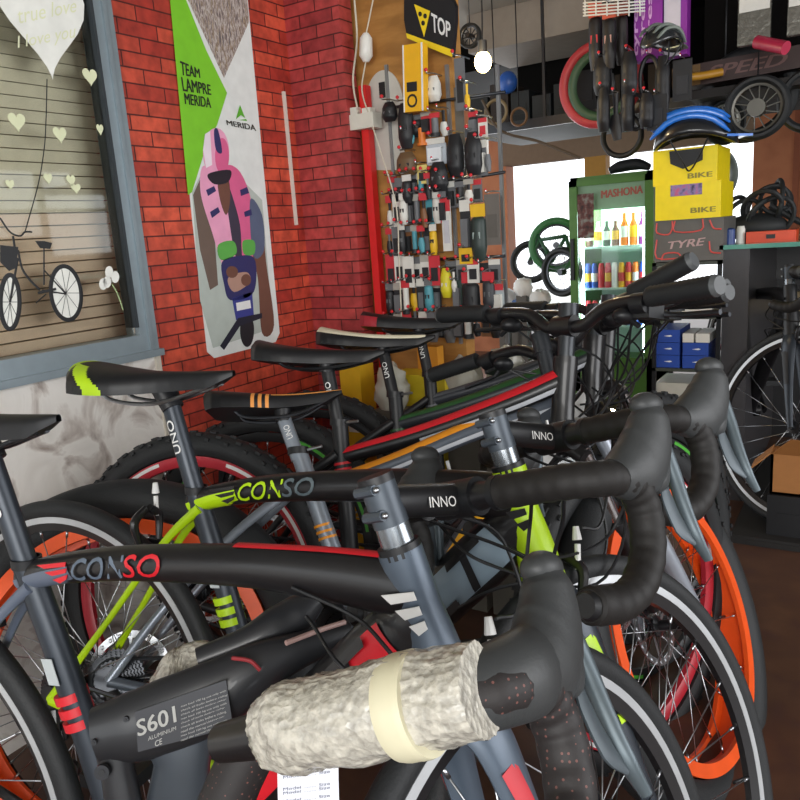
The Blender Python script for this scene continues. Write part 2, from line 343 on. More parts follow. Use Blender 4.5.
def road_bike(label, loc, hd, lean, s, dark, accent, acc2, seat_dark, panel, wordA, wordB, spar, stripe, sstyle, smats, group=None):
    M0 = Matrix.Translation(loc) @ Matrix.Rotation(hd, 4, 'Z') @ Matrix.Rotation(-lean, 4, 'X')
    root = empty('road_bicycle', None, label, 'bicycle', group, M0)
    ST, HT, HB, BB = (.299, .71), (.816, .795), (.862, .653), (.433, .27); R = .343; WB = .981
    Ts = steer_matrix((HB[0], 0, HB[1]), (HT[0], 0, HT[1]), s)
    fr = MB()
    tt = [(.285, .706), (.33, .722), (.45, .745), (.62, .762), (.74, .764), (.825, .76)]; trv = [.015, .018, .021, .024, .029, .034]; trh = [.014, .017, .019, .020, .021, .022]
    tubemesh(fr, tt, trv, trh, 0)
    tubemesh(fr, [(.299 - .004, .725), (.352, .55), BB], [.018, .018, .021], [.017, .017, .02], 1)                       # seat tube
    dt = [(.838, .738), (.785, .682), (.64, .53), (.50, .36), BB]; drv = [.030, .040, .038, .034, .033]; drh = [.022, .024, .024, .024, .026]
    tubemesh(fr, dt, drv, drh, 0)
    hd_ = [(.814, .800), (.832, .745), (.848, .70), (.866, .640)]
    tubemesh(fr, hd_, [.023, .023, .026, .031], [.022, .022, .025, .028], 2)
    fr.sweep([V(BB[0], -.04, BB[1]), V(BB[0], .04, BB[1])], .024, n=18, side=(1, 0, 0))
    for q in (-1, 1):
        fr.sweep(smooth([V(.31, q * .012, .704), V(.24, q * .022, .64), V(.12, q * .042, .49), V(.0, q * .062, R)], 6), [.009, .0065, .0055, .008], [.008, .005, .005, .005], n=10, mi=3)
        fr.sweep(smooth([V(.41, q * .022, .275), V(.30, q * .036, .286), V(.15, q * .052, .315), V(.0, q * .062, R)], 6), [.012, .014, .009, .009], [.007, .007, .006, .005], n=10, mi=4)
    frame = fr.build('frame', [dark, seat_dark, accent, spar, spar if spar is LIME else dark], root)
    # coloured bands and lettering that lie on the frame tubes
    shell(frame, 'side_band', [tt[0], tt[1], (.385, .7365)], [.015, .018, .0195], [.014, .017, .018], PI * .93, PI * 1.42, spar, label='coloured band along the side of the top tube')
    if stripe: shell(frame, 'top_stripe', tt[3:], trv[3:], trh[3:], PI * .40, PI * .62, stripe, label='thin red stripe on top of the top tube')
    side_text(frame, 'frame_lettering', 'CON', (.392, .736), (.470, .749), .027, .021, .019, wordA, label='angular letters reading CON')
    side_text(frame, 'frame_lettering', 'SO', (.474, .750), (.528, .757), .027, .0215, .019, wordB, label='angular letters reading SO')
    wg = MB()
    for k in range(3):
        x = .335 + k * .012; z = .737 - k * .008; wg.prism([V(x, -.0185, z), V(.385, -.0195, z + .010), V(.383, -.0195, z + .004), V(x + .012, -.0185, z - .003)], (0, -.0012, 0))
    wg.build('wing_emblem', wordB if stripe else dark, frame)
    wm = MB()
    for k in range(3):
        z = .762 - k * .014; x = .822 + k * .005; wm.prism([V(x - .018 + k * .009, -.0262, z), V(x + .016, -.0262, z + .008), V(x + .019, -.0262, z + .000), V(x - .008 + k * .009, -.0262, z - .008)], (.0, -.0012, 0))
    wm.build('head_wings', WHITE if stripe else dark, frame)
    # down tube panel with big dark letters
    shell(frame, 'logo_panel', [(.812, .710), (.785, .682), (.64, .53), (.57, .445)], [.038, .040, .038, .036], [.024] * 4, PI * .78, PI * 1.24, panel, n=12, label='coloured panel on the down tube')
    side_text(frame, 'panel_lettering', 'ELT', (.672, .563), (.790, .687), .050, .044, .0262, dark, label='large dark letters ELT', bold=.05, eps=.004)
    rg = MB()
    for k in range(3):
        z = .562 - k * .017; x = .299 + (.71 - z) * .3046; rg.sweep([V(x, 0, z), V(x + .0034, 0, z - .011)], .0215, .0205, n=20)
    rg.build('seat_tube_ring', wordB if stripe else LIME, frame)
    sk = MB(); sk.prism([V(.322, -.0188, .612), V(.340, -.0188, .614), V(.349, -.0188, .580), V(.331, -.0188, .578)], (0, -.001, 0)); sk.build('sticker', mat('b9c0c2', .5), frame)
    sp = MB(); sp.sweep([V(.292, 0, .73), V(.243, 0, .89)], .0148, n=16); sp.lathe([(.0185, 0), (.0185, .012), (.0165, .012), (.0165, 0)], 20, c=(.2945, 0, .724), axis='z', mi=1)
    sp.sweep([V(.255, 0, .86), V(.235, 0, .895)], [.016, .018], [.02, .024], n=14, mi=1); po = sp.build('seatpost', [seat_dark, BLK], root)
    side_text(po, 'seatpost_lettering', 'UNO', (.275, .79), (.259, .842), .013, .0148, .0148, WHITE, italic=0)
    saddle(root, (.07, .924), (.378, .923), smats, sstyle)
    rimm = (RUB, mat('c6c9cc', .3, .35), MBLK)
    wheel(root, 'rear_wheel', Matrix.Translation((0, 0, R)), R, .030, .314, .026, .021, rimm, 24, track=.011, cassette=True)
    wheel(root, 'front_wheel', Ts @ Matrix.Translation((WB, 0, R)), R, .030, .314, .026, .021, rimm, 24, track=.011)
    fk = MB(); fk.sweep(smooth([V(.872, 0, .640), V(.878, 0, .715 - .09)], 2), [.03, .028], [.028, .030], n=16, mi=0)
    for q in (-1, 1):
        fk.sweep(smooth([V(.872, q * .012, .637), V(.888, q * .030, .60), V(.925, q * .040, .49), V(.958, q * .046, .40), V(WB, q * .05, R)], 6), [.028, .026, .018, .013, .010], [.016, .012, .009, .008, .006], n=12, mi=0)
        fk.sweep(smooth([V(.886, q * .0425, .585), V(.91, q * .049, .53), V(.93, q * .051, .48)], 4), [.012, .010, .008], .001, n=8, mi=1)
    fk.build('fork', [accent if stripe else DSLATE, acc2 if stripe else accent], root, T=Ts)
    d = (Vector((HT[0], 0, HT[1])) - Vector((HB[0], 0, HB[1]))).normalized(); h0 = V(HT[0], 0, HT[1])
    stq = MB(); stq.sweep([h0, h0 + d * .012], .022, n=18, mi=2); stq.sweep([h0 + d * .012, h0 + d * .032], .0175, n=18, mi=1); stq.sweep([h0 + d * .032, h0 + d * .075], .0182, n=18, mi=0); stq.sweep([h0 + d * .075, h0 + d * .083], .0185, n=18, mi=2)
    cl = V(.912, 0, .847); stq.sweep([h0 + d * .055, cl], [.017, .018], [.016, .017], n=16, mi=2); stq.sweep([cl + V(0, -.028, 0), cl + V(0, .028, 0)], .021, n=18, side=(1, 0, 0), mi=2)
    for z in (.040, .066): stq.sweep([h0 + d * z + V(-.019, -.013, 0), h0 + d * z + V(-.019, .013, 0)], .0055, n=8, side=(1, 0, 0), mi=0); stq.ball(h0 + d * z + V(-.019, -.015, 0), .0035, 3, n=8, m=5)
    so = stq.build('stem', [mat('4a525b', .4, .3), mat('8f959b', .25, .8), BLK, STEEL], root, T=Ts)
    tb = MB(); side = text2d('INNO'); tb.add([V(.845 + u * .04, -.0182, .838 + v * .011) for u, v in side[0]], side[1], 0, False); tb.build('stem_lettering', WHITE, so, T=Ts)
    hb = MB(); hb.sweep([cl + V(0, -.165, 0), cl + V(0, -.06, 0), cl + V(0, -.03, 0), cl + V(0, .03, 0), cl + V(0, .06, 0), cl + V(0, .165, 0)][1:5], [.0125, .0158, .0158, .0125], n=16, side=(1, 0, 0)); hb.build('handlebar', MBLK, root, T=Ts)
    for q in (-1, 1): drop_half(root, (.912, .847), q, Ts, TAPE)
    caliper(root, (.872, 0, .655), Ts, WHITE); caliper(root, (.22, 0, .66), Matrix.Translation((.22, 0, .66)) @ Matrix.Rotation(PI, 4, 'Z') @ Matrix.Translation((-.22, 0, -.66)), WHITE)
    crank(root, BB, -.6, ring=.085); chain(root, BB, (0, R), .085, .035)
    # cables from the hoods to the frame and the brakes
    g = lambda u, v, w_: Ts @ V(.912 + u, w_, .847 + v)
    cable(root, [g(.02, -.012, -.12), g(.06, -.05, -.08), g(.06, -.14, -.02), V(.86, -.05, .70), V(.78, -.03, .735), V(.70, -.021, .755)])
    cable(root, [g(.03, -.010, .05), g(.09, -.05, .02), g(.07, -.17, .0), V(.82, -.06, .66), V(.76, -.045, .62)])
    cable(root, [g(.02, -.012, -.08), g(.05, -.04, -.05), g(.04, -.12, -.03), Ts @ V(.91, -.03, .72)])
    cable(root, [g(.02, -.012, .08), g(.10, -.09, -.02), g(.03, -.20, -.02), V(.80, -.06, .69), V(.72, -.03, .73)])
    return root

def mtb(label, loc, hd, lean, s, g, cols, R, tw, rim_o, rd, rimw, rimm, knob, smats, sstyle, nspk=24, word=None, gripw=.33, barup=.03, spoke_m=None, rotor=True, susp=True, group=None):
    M0 = Matrix.Translation(loc) @ Matrix.Rotation(hd, 4, 'Z') @ Matrix.Rotation(-lean, 4, 'X')
    root = empty('mountain_bicycle', None, label, 'bicycle', group, M0)
    HT, HB, ST, S2, WB = g['HT'], g['HB'], g['ST'], g['S2'], g['WB']; main, a1c, a2c, postm = cols
    dz = (ST[1] - S2[1]); u = ((S2[0] - ST[0]) / dz); BB = (ST[0] + u * (ST[1] - .30), .30)
    Ts = steer_matrix((HB[0], 0, HB[1]), (HT[0], 0, HT[1]), s)
    fr = MB(); hx = lambda t: (HT[0] + (HB[0] - HT[0]) * t, HT[1] + (HB[1] - HT[1]) * t)
    lo = g.get('lo', .05); he = hx(g.get('he', .3)); z0_ = ST[1] - lo
    tt = [(ST[0] + .01, z0_), (ST[0] + .18, z0_ + (he[1] - z0_) * .30), (ST[0] + .36, z0_ + (he[1] - z0_) * .70), he]; trv = [.016, .019, .022, .024]; trh = [.015, .018, .020, .020]
    tubemesh(fr, tt, trv, trh, 0)
    tubemesh(fr, [(ST[0] - u * .0, ST[1] + .02), S2, BB], [.0175, .0175, .02], [.0175, .0175, .02], 3)
    up_ = g.get('dtup', 0); dt = [hx(.8 if not up_ else .5), (hx(.8)[0] - .07, hx(.8)[1] - .09 + up_ * .6), (BB[0] + .10, BB[1] + .10 + up_), BB]; drv = [.028, .031, .028, .026]
    tubemesh(fr, dt, drv, [.02, .024, .023, .024], 0)
    tubemesh(fr, [(HT[0], HT[1]), hx(.5), (HB[0], HB[1])], [.024, .022, .026], [.024, .022, .026], 1)
    fr.sweep([V(BB[0], -.045, BB[1]), V(BB[0], .045, BB[1])], .024, n=16, side=(1, 0, 0)); ww = max(tw / 2 + .012, .04)
    for q in (-1, 1):
        fr.sweep(smooth([V(ST[0], q * .014, ST[1] - .05), V(ST[0] - .12, q * ww, ST[1] - .14), V(.10, q * (ww + .01), R + .12), V(0, q * .072, R)], 6), [.010, .009, .008, .009], [.008] * 4, n=10, mi=3)
        fr.sweep(smooth([V(BB[0] - .02, q * .03, BB[1]), V(BB[0] - .14, q * ww, BB[1] + .01), V(.12, q * (ww + .01), R - .03), V(0, q * .072, R)], 6), [.012, .011, .010, .010], [.008] * 4, n=10, mi=0)
    frame = fr.build('frame', [main, a1c, a2c, postm], root)
    k3 = max(1, 1)
    shell(frame, 'top_stripe', tt, trv, trh, PI * .52, PI * .90, a2c, label='bright stripe along the top tube')
    shell(frame, 'white_line', tt[1:], trv[1:], trh[1:], PI * 1.14, PI * 1.27, mat('c8ccd2', .4))
    mixp = lambda t: (dt[2][0] + (dt[1][0] - dt[2][0]) * t, dt[2][1] + (dt[1][1] - dt[2][1]) * t)
    if word: shell(frame, 'down_tube_panel', [mixp(.05), mixp(.3), mixp(.55)], [.030, .031, .032], [.025, .025, .025], PI * .75, PI * 1.2, mat('f2b01c', .4), k=3)
    else: shell(frame, 'down_tube_panel', [dt[0], dt[1], ((dt[1][0]*.6+dt[2][0]*.4), (dt[1][1]*.6+dt[2][1]*.4))], [.029, .032, .030], [.022, .025, .024], PI * .75, PI * 1.2, a2c if word else WHITE)
    if word: side_text(frame, 'frame_lettering', word, mixp(.60), mixp(1.0), .042, .030, .026, WHITE, bold=.04)
    rg = MB()
    for k in range(3): z = S2[1] + .06 - k * .012; x = ST[0] + u * (ST[1] - z); rg.sweep([V(x, 0, z), V(x + .001, 0, z - .005)], .0185, n=16)
    rg.build('seat_tube_ring', a2c, frame)
    tl, ns = g['tail'], g['nose']; px = tl[0] + (ns[0] - tl[0]) * .55; pz = tl[1] - .05
    sp = MB(); sp.sweep([V(ST[0], 0, ST[1]), V(px, 0, pz)], .0145, n=16); sp.sweep([V(px, 0, pz - .012), V(px, 0, pz + .012)], [.015, .018], [.02, .022], n=12, mi=1)
    sp.lathe([(.021, 0), (.021, .014), (.017, .014), (.017, 0)], 20, c=(ST[0], 0, ST[1] + .01), axis='z', mi=1); sp.tube([(ST[0] + .02, -.01, ST[1] + .017), (ST[0] + .05, -.02, ST[1] + .02)], .003, mi=2); po = sp.build('seatpost', [postm, BLK, STEEL], root)
    side_text(po, 'seatpost_lettering', 'UNO', (ST[0] * .55 + px * .45, ST[1] * .55 + pz * .45), (ST[0] * .25 + px * .75, ST[1] * .25 + pz * .75), .012, .0145, .0145, WHITE, italic=0)
    saddle(root, tl, ns, smats, sstyle)
    wheel(root, 'rear_wheel', Matrix.Translation((0, 0, R)), R, tw, rim_o, rd, rimw, rimm, nspk, knob=knob, rotor=rotor, cassette=True, spoke_m=spoke_m)
    wheel(root, 'front_wheel', Ts @ Matrix.Translation((WB, 0, R)), R, tw, rim_o, rd, rimw, rimm, nspk, knob=knob, rotor=rotor, spoke_m=spoke_m)
    fk = MB(); hb = V(HB[0], 0, HB[1] - .01); A = V(WB, 0, R); dd = (hb - A); fw = ww + .012
    fk.sweep([hb + V(0, -fw - .01, -.01), hb + V(0, -fw * .5, .012), hb + V(0, fw * .5, .012), hb + V(0, fw + .01, -.01)], [.016, .022, .022, .016], n=12, side=(1, 0, 0), mi=0)
    for q in (-1, 1):
        a = A + V(0, q * fw, 0); b = hb + V(0, q * fw, .01); m_ = a + (b - a) * .55
        fk.sweep([a, a + (b - a) * .3, m_], [.013, .019, .021], n=14, mi=0); fk.sweep([m_, b], .0145, n=14, mi=1 if susp else 0); fk.sweep([m_ - (b - a) * .01, m_ + (b - a) * .02], .0225, n=14, mi=2)
    fk.build('fork', [a1c if not susp else MBLK, CHROME, BLK], root, T=Ts)
    d = (V(HT[0], 0, HT[1]) - V(HB[0], 0, HB[1])).normalized(); h0 = V(HT[0], 0, HT[1]); sz = V(g['CL'][0], 0, g['CL'][1]); cl = sz + V(.06, 0, 0)
    stq = MB(); stq.sweep([h0, h0 + d * .012], .024, n=16); L_ = (sz - h0).length; stq.sweep([h0 + d * .012, h0 + d * (L_ - .02)], .0165, n=16, mi=1); stq.sweep([h0 + d * (L_ - .022), h0 + d * (L_ + .02)], .0195, n=16, mi=1)
    stq.sweep([h0 + d * L_, cl], .016, n=14); stq.sweep([cl + V(0, -.024, 0), cl + V(0, .024, 0)], .021, n=16, side=(1, 0, 0)); stq.build('stem', [MBLK, mat('3a3d41', .35, .5)], root, T=Ts)
    hbm = MB(); G_ = gripw
    P = lambda u_, v_, y_: cl + V(u_, y_, v_)
    hbm.sweep(smooth([P(-.035, barup + .012, -G_), P(-.012, barup + .006, -.20), P(0, barup, -.10), P(0, 0, -.045), P(0, 0, 0), P(0, 0, .045), P(0, barup, .10), P(-.012, barup + .006, .20), P(-.035, barup + .012, G_)], 5), .0125, n=12, side=(1, 0, 0))
    hbo = hbm.build('handlebar', MBLK, root, T=Ts)
    for q in (-1, 1):
        gp = MB(); a = P(-.035, barup + .012, q * G_); b = P(-.018, barup + .008, q * (G_ - .13)); pts = [a + (b - a) * (i / 30) for i in range(31)]
        gp.sweep(pts, [.0175 + (.0012 if i % 2 else 0) for i in range(31)], n=14, side=(1, 0, 0)); gp.sweep([a, a + (a - b).normalized() * .008], [.0185, .015], n=14, side=(1, 0, 0), mi=1); gp.build('grip', [RUB, mat('55585a', .5)], root, T=Ts)
        lv = MB(); c = P(-.008, barup, q * (G_ - .155)); lv.sweep([c + V(0, -.014, 0), c + V(0, .014, 0)], .019, n=12, side=(1, 0, 0)); lv.box(c + V(.022, 0, -.012), (.045, .035, .028))
        lv.tube([c + V(.035, 0, -.012), c + V(.055, q * .03, -.018), c + V(.050, q * .12, -.02)], [.006, .005, .005], mi=1, n=8); lv.build('brake_lever', [BLK, DSTEEL], root, T=Ts)
        sh = MB(); c2 = P(-.004, barup - .02, q * (G_ - .19)); sh.ball(c2, (.028, .020, .016)); sh.tube([c2, c2 + V(.0, q * .03, -.02)], .005); sh.build('shifter', BLK, root, T=Ts)
        e0 = Ts @ (c + V(.05, 0, -.01)); e1 = Ts @ (cl + V(.14, q * .02, -.06)); e2 = Ts @ (cl + V(.10, -q * .02, -.16)); cable(root, [e0, e1, e2, V(hx(.6)[0] - .02, -.04, hx(.6)[1] - .05)], .0024)
        e0 = Ts @ (c2 + V(.02, 0, -.01)); e1 = Ts @ (cl + V(.11, q * .05, -.10)); cable(root, [e0, e1, Ts @ (cl + V(.05, -q * .03, -.2)), V(hx(1)[0] - .05, -.045, hx(1)[1] - .07)], .0024)
    crank(root, BB, .5, ring=.08); chain(root, BB, (0, R), .08, .035)
    return root

# ================================================================ THE ROOM
XW = -1.62
def nodes_of(m): return m.node_tree.nodes, m.node_tree.links
def brick_mat(swz, name, c1, c2, mortar):
    m = bpy.data.materials.new(name); m.use_nodes = True; N, L = nodes_of(m); b = N['Principled BSDF']
    tc = N.new('ShaderNodeTexCoord'); sx = N.new('ShaderNodeSeparateXYZ'); cx = N.new('ShaderNodeCombineXYZ'); L.new(tc.outputs['Object'], sx.inputs[0])
    L.new(sx.outputs[swz[0]], cx.inputs[0]); L.new(sx.outputs[swz[1]], cx.inputs[1])
    br = N.new('ShaderNodeTexBrick'); L.new(cx.outputs[0], br.inputs['Vector']); br.inputs['Scale'].default_value = 1
    br.inputs['Brick Width'].default_value = .125; br.inputs['Row Height'].default_value = .038; br.inputs['Mortar Size'].default_value = .0024; br.inputs['Mortar Smooth'].default_value = .3; br.inputs['Bias'].default_value = 0
    br.inputs['Color1'].default_value = (*srgb(c1), 1); br.inputs['Color2'].default_value = (*srgb(c2), 1); br.inputs['Mortar'].default_value = (*srgb(mortar), 1)
    nz = N.new('ShaderNodeTexNoise'); nz.inputs['Scale'].default_value = 30; nz.inputs['Detail'].default_value = 6; L.new(tc.outputs['Object'], nz.inputs['Vector'])
    mx = N.new('ShaderNodeMix'); mx.data_type = 'RGBA'; mx.blend_type = 'MULTIPLY'; mx.inputs['Factor'].default_value = .8; L.new(br.outputs['Color'], mx.inputs['A'])
    rp = N.new('ShaderNodeValToRGB'); rp.color_ramp.elements[0].position = .3; rp.color_ramp.elements[0].color = (.45, .4, .4, 1); rp.color_ramp.elements[1].position = .65; rp.color_ramp.elements[1].color = (1, 1, 1, 1)
    L.new(nz.outputs['Fac'], rp.inputs[0]); L.new(rp.outputs[0], mx.inputs['B']); L.new(mx.outputs['Result'], b.inputs['Base Color']); b.inputs['Roughness'].default_value = .5
    return m
BR1 = brick_mat((1, 2), 'brick_wallpaper', 'dc5a3e', 'ae3428', '5a1a14'); BR2 = brick_mat((0, 2), 'brick_wallpaper_column', 'c44c48', '9c3436', '581c1c')
def noise_mat(name, cols, scale, detail=8, rough=.6, dist=0, stretch=None, bump=0):
    m = bpy.data.materials.new(name); m.use_nodes = True; N, L = nodes_of(m); b = N['Principled BSDF']; tc = N.new('ShaderNodeTexCoord'); nz = N.new('ShaderNodeTexNoise')
    nz.inputs['Scale'].default_value = scale; nz.inputs['Detail'].default_value = detail; nz.inputs['Distortion'].default_value = dist
    if stretch:
        mp = N.new('ShaderNodeMapping'); mp.inputs['Scale'].default_value = stretch; L.new(tc.outputs['Object'], mp.inputs[0]); L.new(mp.outputs[0], nz.inputs['Vector'])
    else: L.new(tc.outputs['Object'], nz.inputs['Vector'])
    rp = N.new('ShaderNodeValToRGB'); rp.color_ramp.elements.remove(rp.color_ramp.elements[0])
    for i, (p, c) in enumerate(cols):
        e = rp.color_ramp.elements[0] if i == 0 else rp.color_ramp.elements.new(p); e.position = p; e.color = (*srgb(c), 1)
    L.new(nz.outputs['Fac'], rp.inputs[0]); L.new(rp.outputs[0], b.inputs['Base Color']); b.inputs['Roughness'].default_value = rough
    if bump: bp = N.new('ShaderNodeBump'); bp.inputs['Strength'].default_value = bump; bp.inputs['Distance'].default_value = .003; L.new(nz.outputs['Fac'], bp.inputs['Height']); L.new(bp.outputs[0], b.inputs['Normal'])
    return m
MARBLE = noise_mat('marble', [(.30, 'a0948c'), (.40, 'cdc5be'), (.47, 'e8e4de'), (.7, 'dcd7d0')], 6.5, 12, .35, 1.8)
FLOOR = noise_mat('brown_floor', [(.3, '48302a'), (.5, '4e3529'), (.7, '563b2d')], 14, 10, .42, .5, bump=.1)
WIN_Y0, WIN_Y1, WIN_Z0, WIN_Z1 = -1.2, 1.350, .842, 2.05
def wallbox(name, x0, x1, y0, y1, z0, z1, m): return struct(MB().bx(x0, x1, y0, y1, z0, z1).build(name, m))
wallbox('floor', -4, 3.2, -4, 9, -.06, 0, FLOOR)
# left wall: marble below the window, brick paper right of it, plaster above and behind
mb = MB(); mb.bx(XW - .12, XW, -4, 1.352, 0, .835); struct(mb.build('wall_left_marble', MARBLE))
wallbox('trim_1', XW - .02, XW + .006, 1.345, 1.362, 0, .842, mat('c9c2b4', .6))
wallbox('wall_left_brick', XW - .12, XW, 1.352, 2.035, 0, 2.1, BR1)
wallbox('wall_left_upper', XW - .12, XW, -4, 1.352, 2.05, 2.1, mat('b9b2a6', .8))
wallbox('wall_column_brick', XW - .12, onx(345, 100, -1.41).x, 2.035, 2.10, 0, 2.1, BR2)
# white crack line in the wallpaper fold
wallbox('trim_2', -1.62, -1.612, 1.985, 1.995, onx(297, 225, XW).z, onx(284, 92, XW).z, mat('d8cfc4', .7))
OCH = noise_mat('ochre_board', [(.35, '9a6a30'), (.5, 'b07c3c'), (.65, 'bd8a48')], 6, 6, .6, .3, (1, 1, 4))
BY = 2.125
wallbox('wall_back_board', -1.75, ony(452, 60, BY).x, BY, BY + .06, 0, 2.1, OCH)
CEIL = noise_mat('ceiling_grey', [(.3, '8f8a80'), (.7, 'a39d92')], 3, 4, .8)
wallbox('ceiling', -4, 3.2, -4, 9, 2.1, 2.16, CEIL)
SY = 3.55
wallbox('trim_3', -1.72, ony(592, 20, SY).x, SY, SY + .5, ony(500, 47, SY).z, 2.1, mat('8a8074', .8))
wallbox('ceiling_shade_sheet', ony(592, 20, SY).x, 3.0, 2.5, 6.1, 2.06, 2.09, mat('0c0b0a', .9, spec=.1))  # near-black sheet added for the unlit look of the ceiling here
wallbox('ceiling_shade_block', -2.6, ony(592, 20, SY).x, SY + .5, 6.1, 1.95, 2.09, mat('0c0b0a', .9, spec=.1))   # near-black block added for the shade behind the ceiling beam
DKWD = mat('2a2320', .7)
FY = 6.2
SAL = noise_mat('salmon_wall', [(.3, '9c5c3c'), (.5, 'b06c4a'), (.7, 'b8764f')], 4, 5, .8)
xa = ony(503, 200, FY).x; xb = ony(585, 200, FY).x; xc = ony(606, 200, FY).x; xd = ony(752, 200, FY).x; zt = ony(545, 162, FY).z
wallbox('wall_far_left', -4, xa, FY, FY + .12, 0, 2.1, SAL)
wallbox('wall_far_top', xa, xd, FY, FY + .12, zt, 2.1, mat('7d6450', .8))
wallbox('wall_far_pier', xb, xc, FY, FY + .12, 0, zt, mat('a8762a', .7))
wallbox('wall_far_right', xd, 3.2, FY, FY + .12, 0, 2.1, SAL)
xx = ony(789, 150, FY).x
wallbox('trim_5', xd + .26, xd + .30, FY - .02, FY, 0, 2.1, mat('8d4d33', .8))
wallbox('wall_right', 3.0, 3.12, -1.0, FY, 0, 1.12, mat('5b5048', .8)); wallbox('wall_right_top', 3.0, 3.12, -1.0, FY, 1.86, 2.1, mat('5b5048', .8)); wallbox('wall_right_pier', 3.0, 3.12, 4.95, FY, 1.12, 1.86, mat('5b5048', .8)); wallbox('wall_right_front', 3.0, 3.12, -1.0, 2.9, 1.12, 1.86, mat('5b5048', .8))
rf_ = random.Random(5); w3 = MB(); w3.bx(3.0, 3.06, 3.5, 3.54, 1.12, 1.86); w3.bx(3.0, 3.06, 4.2, 4.24, 1.12, 1.86); w3.bx(3.0, 3.06, 2.9, 4.95, 1.5, 1.53); w3.bx(3.0, 3.06, 3.54, 4.2, 1.12, 1.3); struct(w3.build('reflection_opening_bars', mat('6b7a6c', .6)))  # bars of an unseen opening added to reflect in the shop window glass
# outside pavement beyond the opening
wallbox('pavement', -6, 4, FY + .12, 12, -.06, -.01, mat('c9c9c4', .8))
# far opening frame
wallbox('window_2_frame', xa, xa + .05, FY - .03, FY + .13, 0, zt, mat('b5683c', .6))
# ---------------------------------------------------------------- shop window in the left wall
ALU = mat('8f9ca3', .35, .35)
fm = MB(); ty = .115
fm.bx(XW - .04, XW + .012, WIN_Y1 - .050, WIN_Y1 + .006, WIN_Z0, WIN_Z1); fm.bx(XW - .05, XW + .018, WIN_Y1 - .026, WIN_Y1 - .016, WIN_Z0, WIN_Z1)
fm.bx(XW - .04, XW + .012, WIN_Y0, WIN_Y1 - .050, WIN_Z0 - .002, WIN_Z0 + .050); fm.bx(XW - .05, XW + .022, WIN_Y0, WIN_Y1 + .014, WIN_Z0 - .012, WIN_Z0 + .006)
fm.bx(XW - .04, XW + .03, WIN_Y0, WIN_Y0 + .08, WIN_Z0, WIN_Z1); fm.bx(XW - .04, XW + .03, WIN_Y0, WIN_Y1, WIN_Z1 - .05, WIN_Z1)
wf = struct(fm.build('window_1', ALU))
gk = MB(); gk.bx(XW - .03, XW + .014, WIN_Y1 - .057, WIN_Y1 - .050, WIN_Z0 + .07, WIN_Z1 - .05); gk.build('gasket', mat('2c3338', .6), wf)
GL = bpy.data.materials.new('window_glass'); GL.use_nodes = True; N, L = nodes_of(GL); N.remove(N['Principled BSDF'])
tr = N.new('ShaderNodeBsdfTransparent'); gs = N.new('ShaderNodeBsdfGlossy'); gs.inputs['Roughness'].default_value = .03; mx = N.new('ShaderNodeMixShader'); fr_ = N.new('ShaderNodeFresnel'); fr_.inputs[0].default_value = 1.45
L.new(fr_.outputs[0], mx.inputs[0]); L.new(tr.outputs[0], mx.inputs[1]); L.new(gs.outputs[0], mx.inputs[2]); L.new(mx.outputs[0], N['Material Output'].inputs[0]); tr.inputs[0].default_value = (.95, .97, .95, 1)
MB().bx(XW - .004, XW, WIN_Y0 + .06, WIN_Y1 - .054, WIN_Z0 + .045, WIN_Z1 - .04).build('pane', GL, wf)
# blinds behind the glass
bl = empty('window_blind', (XW - .06, .2, .9), 'beige horizontal slat blind hanging behind the shop window glass', 'blind')
SLT = mat('efe2ca', .6); SLT2 = mat('f6d4ba', .6)
sl = MB(); k = 0; z = .90
while z < 2.0:
    sl.box((-.03, 0, z - .9), (.003, 2.3, .0268), 1 if z < 1.22 else 0, rot=Matrix.Rotation(.28, 3, 'Y')); z += .0295; k += 1
sl.build('slats', [SLT, SLT2], bl)
wallbox('wall_behind_window', XW - .4, XW - .36, -2, 2.0, 0, 2.1, mat('a69880', .9))
# stickers on the glass
def onglass(px, py, e=.0015): p = onx(px, py, XW + e); return p
def heart(cx, cy, wx, hy, name, label, m, group=None):
    c = onglass(cx, cy); s = (onglass(cx + 1, cy) - c).length; yy = abs((onglass(cx + 1, cy) - c).y); zz = abs((onglass(cx, cy + 1) - c).z)
    pts = []
    for i in range(28):
        t = 2 * PI * i / 28; x = 16 * math.sin(t) ** 3 / 17; y = (13 * math.cos(t) - 5 * math.cos(2*t) - 2 * math.cos(3*t) - math.cos(4*t)) / 17
        pts.append(V(XW + .0008, c.y + x * wx * yy / 2, c.z + y * hy * zz / 2))
    o = MB().prism(pts, (.0012, 0, 0)).build(name, m); tag(o, label, 'sticker', group); return o
CRM = mat('e2e6bf', .6); CR2 = mat('f0f1ea', .6)
big = heart(42, 10, 96, 136, 'heart_sticker', 'large white heart sticker with pale lettering at the top of the shop window', CR2)
lt = MB(); hh = lambda x, y: onx(x, y, XW + .0024)
text_quad('I love you', hh(18, 52), hh(74, 42), hh(76, 24), hh(18, 36), 0, lt); text_quad('true love', hh(18, 24), hh(76, 12), hh(77, -2), hh(17, 8), 0, lt); lt.build('lettering', mat('e6e9c4', .6), big)
st = MB(); st.tube([onx(47, 79, XW + .002), onx(46, 120, XW + .002), onx(44, 150, XW + .002), onx(38, 185, XW + .002), onx(25, 232, XW + .002)], .0012); tag(st.build('balloon_string', BLK), 'thin dark string line running down the glass from the big heart sticker', 'sticker')
